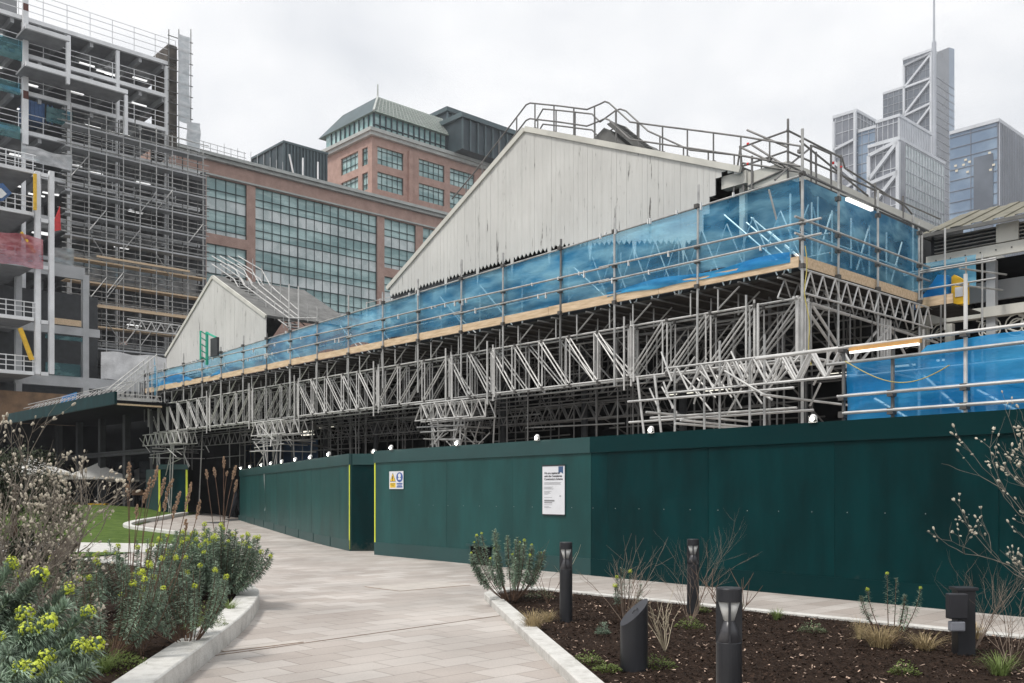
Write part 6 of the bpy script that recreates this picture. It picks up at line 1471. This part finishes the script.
stalks('two dark stalks with curled tan tips before the dark passage', -4.45, 14.6, [(224, 457, .12, -.05), (206, 470, .1, -.05), (214, 468, .1, .03), (236, 466, .15, -.1), (237, 480, .14, .0), (227, 472, .04, -.1)], 1.5)

# dark yew behind the magnolia
def yew(label, x, y, z, r, h, n):
    t = thing('yew_shrub', label, 'shrub', (x, y, z)); mb = MB(); mb.tube((x, y, z), (x, y, z + h * .8), .05, 8, .02); mb.build('trunk', M['stem'], t)
    mb = MB(); cl = [(random.uniform(0, 6.28), random.uniform(.15, .95), random.uniform(.2, 1)) for _ in range(120)]
    for i in range(n):
        a, hz, q = random.choice(cl); prof = math.sin(math.pi * min(1, .12 + hz * .85)) ** .5; rr = r * q ** .4 * prof
        c = Vector((x + rr * math.cos(a), y + rr * math.sin(a), z + h * hz)) + Vector([random.gauss(0, .07) for _ in range(3)])
        leafquad(mb, c, Vector((math.cos(a), math.sin(a), random.uniform(-.3, 1.2))) + Vector([random.uniform(-.6, .6) for _ in range(3)]), random.uniform(.03, .07), .008)
    mb.build('crown', M['yew'], t)
yew('dark upright evergreen shrub behind the left magnolia branches', -5.55, 10.6, .15, .62, 1.95, 26000)
yew('dark evergreen shrub at the far left picture edge', -6.3, 10.2, .15, .6, 2.2, 15000)

# magnolias
def magnolia(label, x, y, z, limbs, depth, l0, r0, keep=1.0):
    t = thing('magnolia_shrub', label, 'shrub', (x, y, z)); mb = MB(); bd = []
    for (dx, dy, dz, l) in limbs: twig(mb, Vector((x, y, z)), Vector((dx, dy, dz)), l, r0, depth, bd, .3, (2, 3), .06, 5)
    mb.build('branches', M['bark'], t, smooth=True); bb = MB(); pb = MB()
    for q, d in bd:
        if random.random() > keep: continue
        ax = d.to_track_quat('Z', 'Y').to_matrix(); s_ = random.uniform(.6, 1.0)
        if random.random() < .25:
            for k_ in range(5): a = k_ * 1.256; ax2 = (d + (ax @ Vector((math.cos(a), math.sin(a), 0))) * .5).normalized(); bb.blob(q + ax2 * .014 * s_, (.007 * s_, .007 * s_, .018 * s_), 5, 3, ax2.to_track_quat('Z', 'Y').to_matrix(), 1)
        else: bb.blob(q + d * .012 * s_, (.0095 * s_, .0095 * s_, .019 * s_), 6, 4, ax)
        for k_ in range(random.choice((0, 1, 1, 2))):
            e = q - d * random.uniform(.02, .10) + Vector([random.uniform(-.012, .012) for _ in range(3)]); bb.blob(e, (.007, .007, .012), 5, 3, (d + Vector([random.uniform(-.8, .8) for _ in range(3)])).normalized().to_track_quat('Z', 'Y').to_matrix())
    struct(bb.build('buds', [M['bud'], M['petal']], t, smooth=True), 'stuff')
    print('magnolia buds', len(bd)); return t
random.seed(77)
x0 = P(-15, 0, 6.6).x
magnolia('budding magnolia shrub with pale grey branches at the left edge', x0, 6.6, .3, [(.5, .1, 1, 0.64), (.15, -.1, 1, 0.69), (.75, .1, .8, 0.48), (1, -.1, .6, 0.36), (-.1, .2, 1, 0.69), (.65, .3, .9, 0.52), (.3, 0, 1, 0.69), (.9, .2, .8, 0.39), (.1, .3, 1, 0.67), (.25, -.3, .9, 0.62), (.75, 0, .9, 0.45), (.0, 0, 1, 0.73), (.5, -.2, .8, 0.47), (.2, .1, 1, 0.74), (.8, .1, .5, 0.36), (.4, .1, 1, 0.69)], 4, 1, .014, .42)
random.seed(78)
x0 = P(1140, 0, 6.2).x
magnolia('budding magnolia shrub reaching in from the right edge', P(1140, 0, 6.2).x, 6.2, .1, [(-.3, .1, 1, .72), (-.15, 0, 1, .85), (-.5, .1, 1, .62), (-.1, -.1, 1, .9), (-.4, -.1, 1, .66), (0, .1, 1, .95), (-.3, .3, 1, .8), (-.2, .1, 1, .95), (-.05, .2, 1, .8)], 4, 1, .012, .7)

# thin city haze: far blocks fade slightly
mb = MB(); mb.box(-660, 800, -150, 860, -1.2, 330)
hz = bpy.data.materials.new('haze_air'); hz.use_nodes = True; k = N(hz); k.n.remove(k.n['Principled BSDF']); pv = k.new('ShaderNodeVolumePrincipled'); pv.inputs['Density'].default_value = .0004; pv.inputs['Color'].default_value = (.93, .95, 1, 1); pv.inputs['Anisotropy'].default_value = 0.2
k.link(pv.outputs[0], k.n['Material Output'].inputs['Volume'])
o = mb.build('haze', hz); o['kind'] = 'stuff'
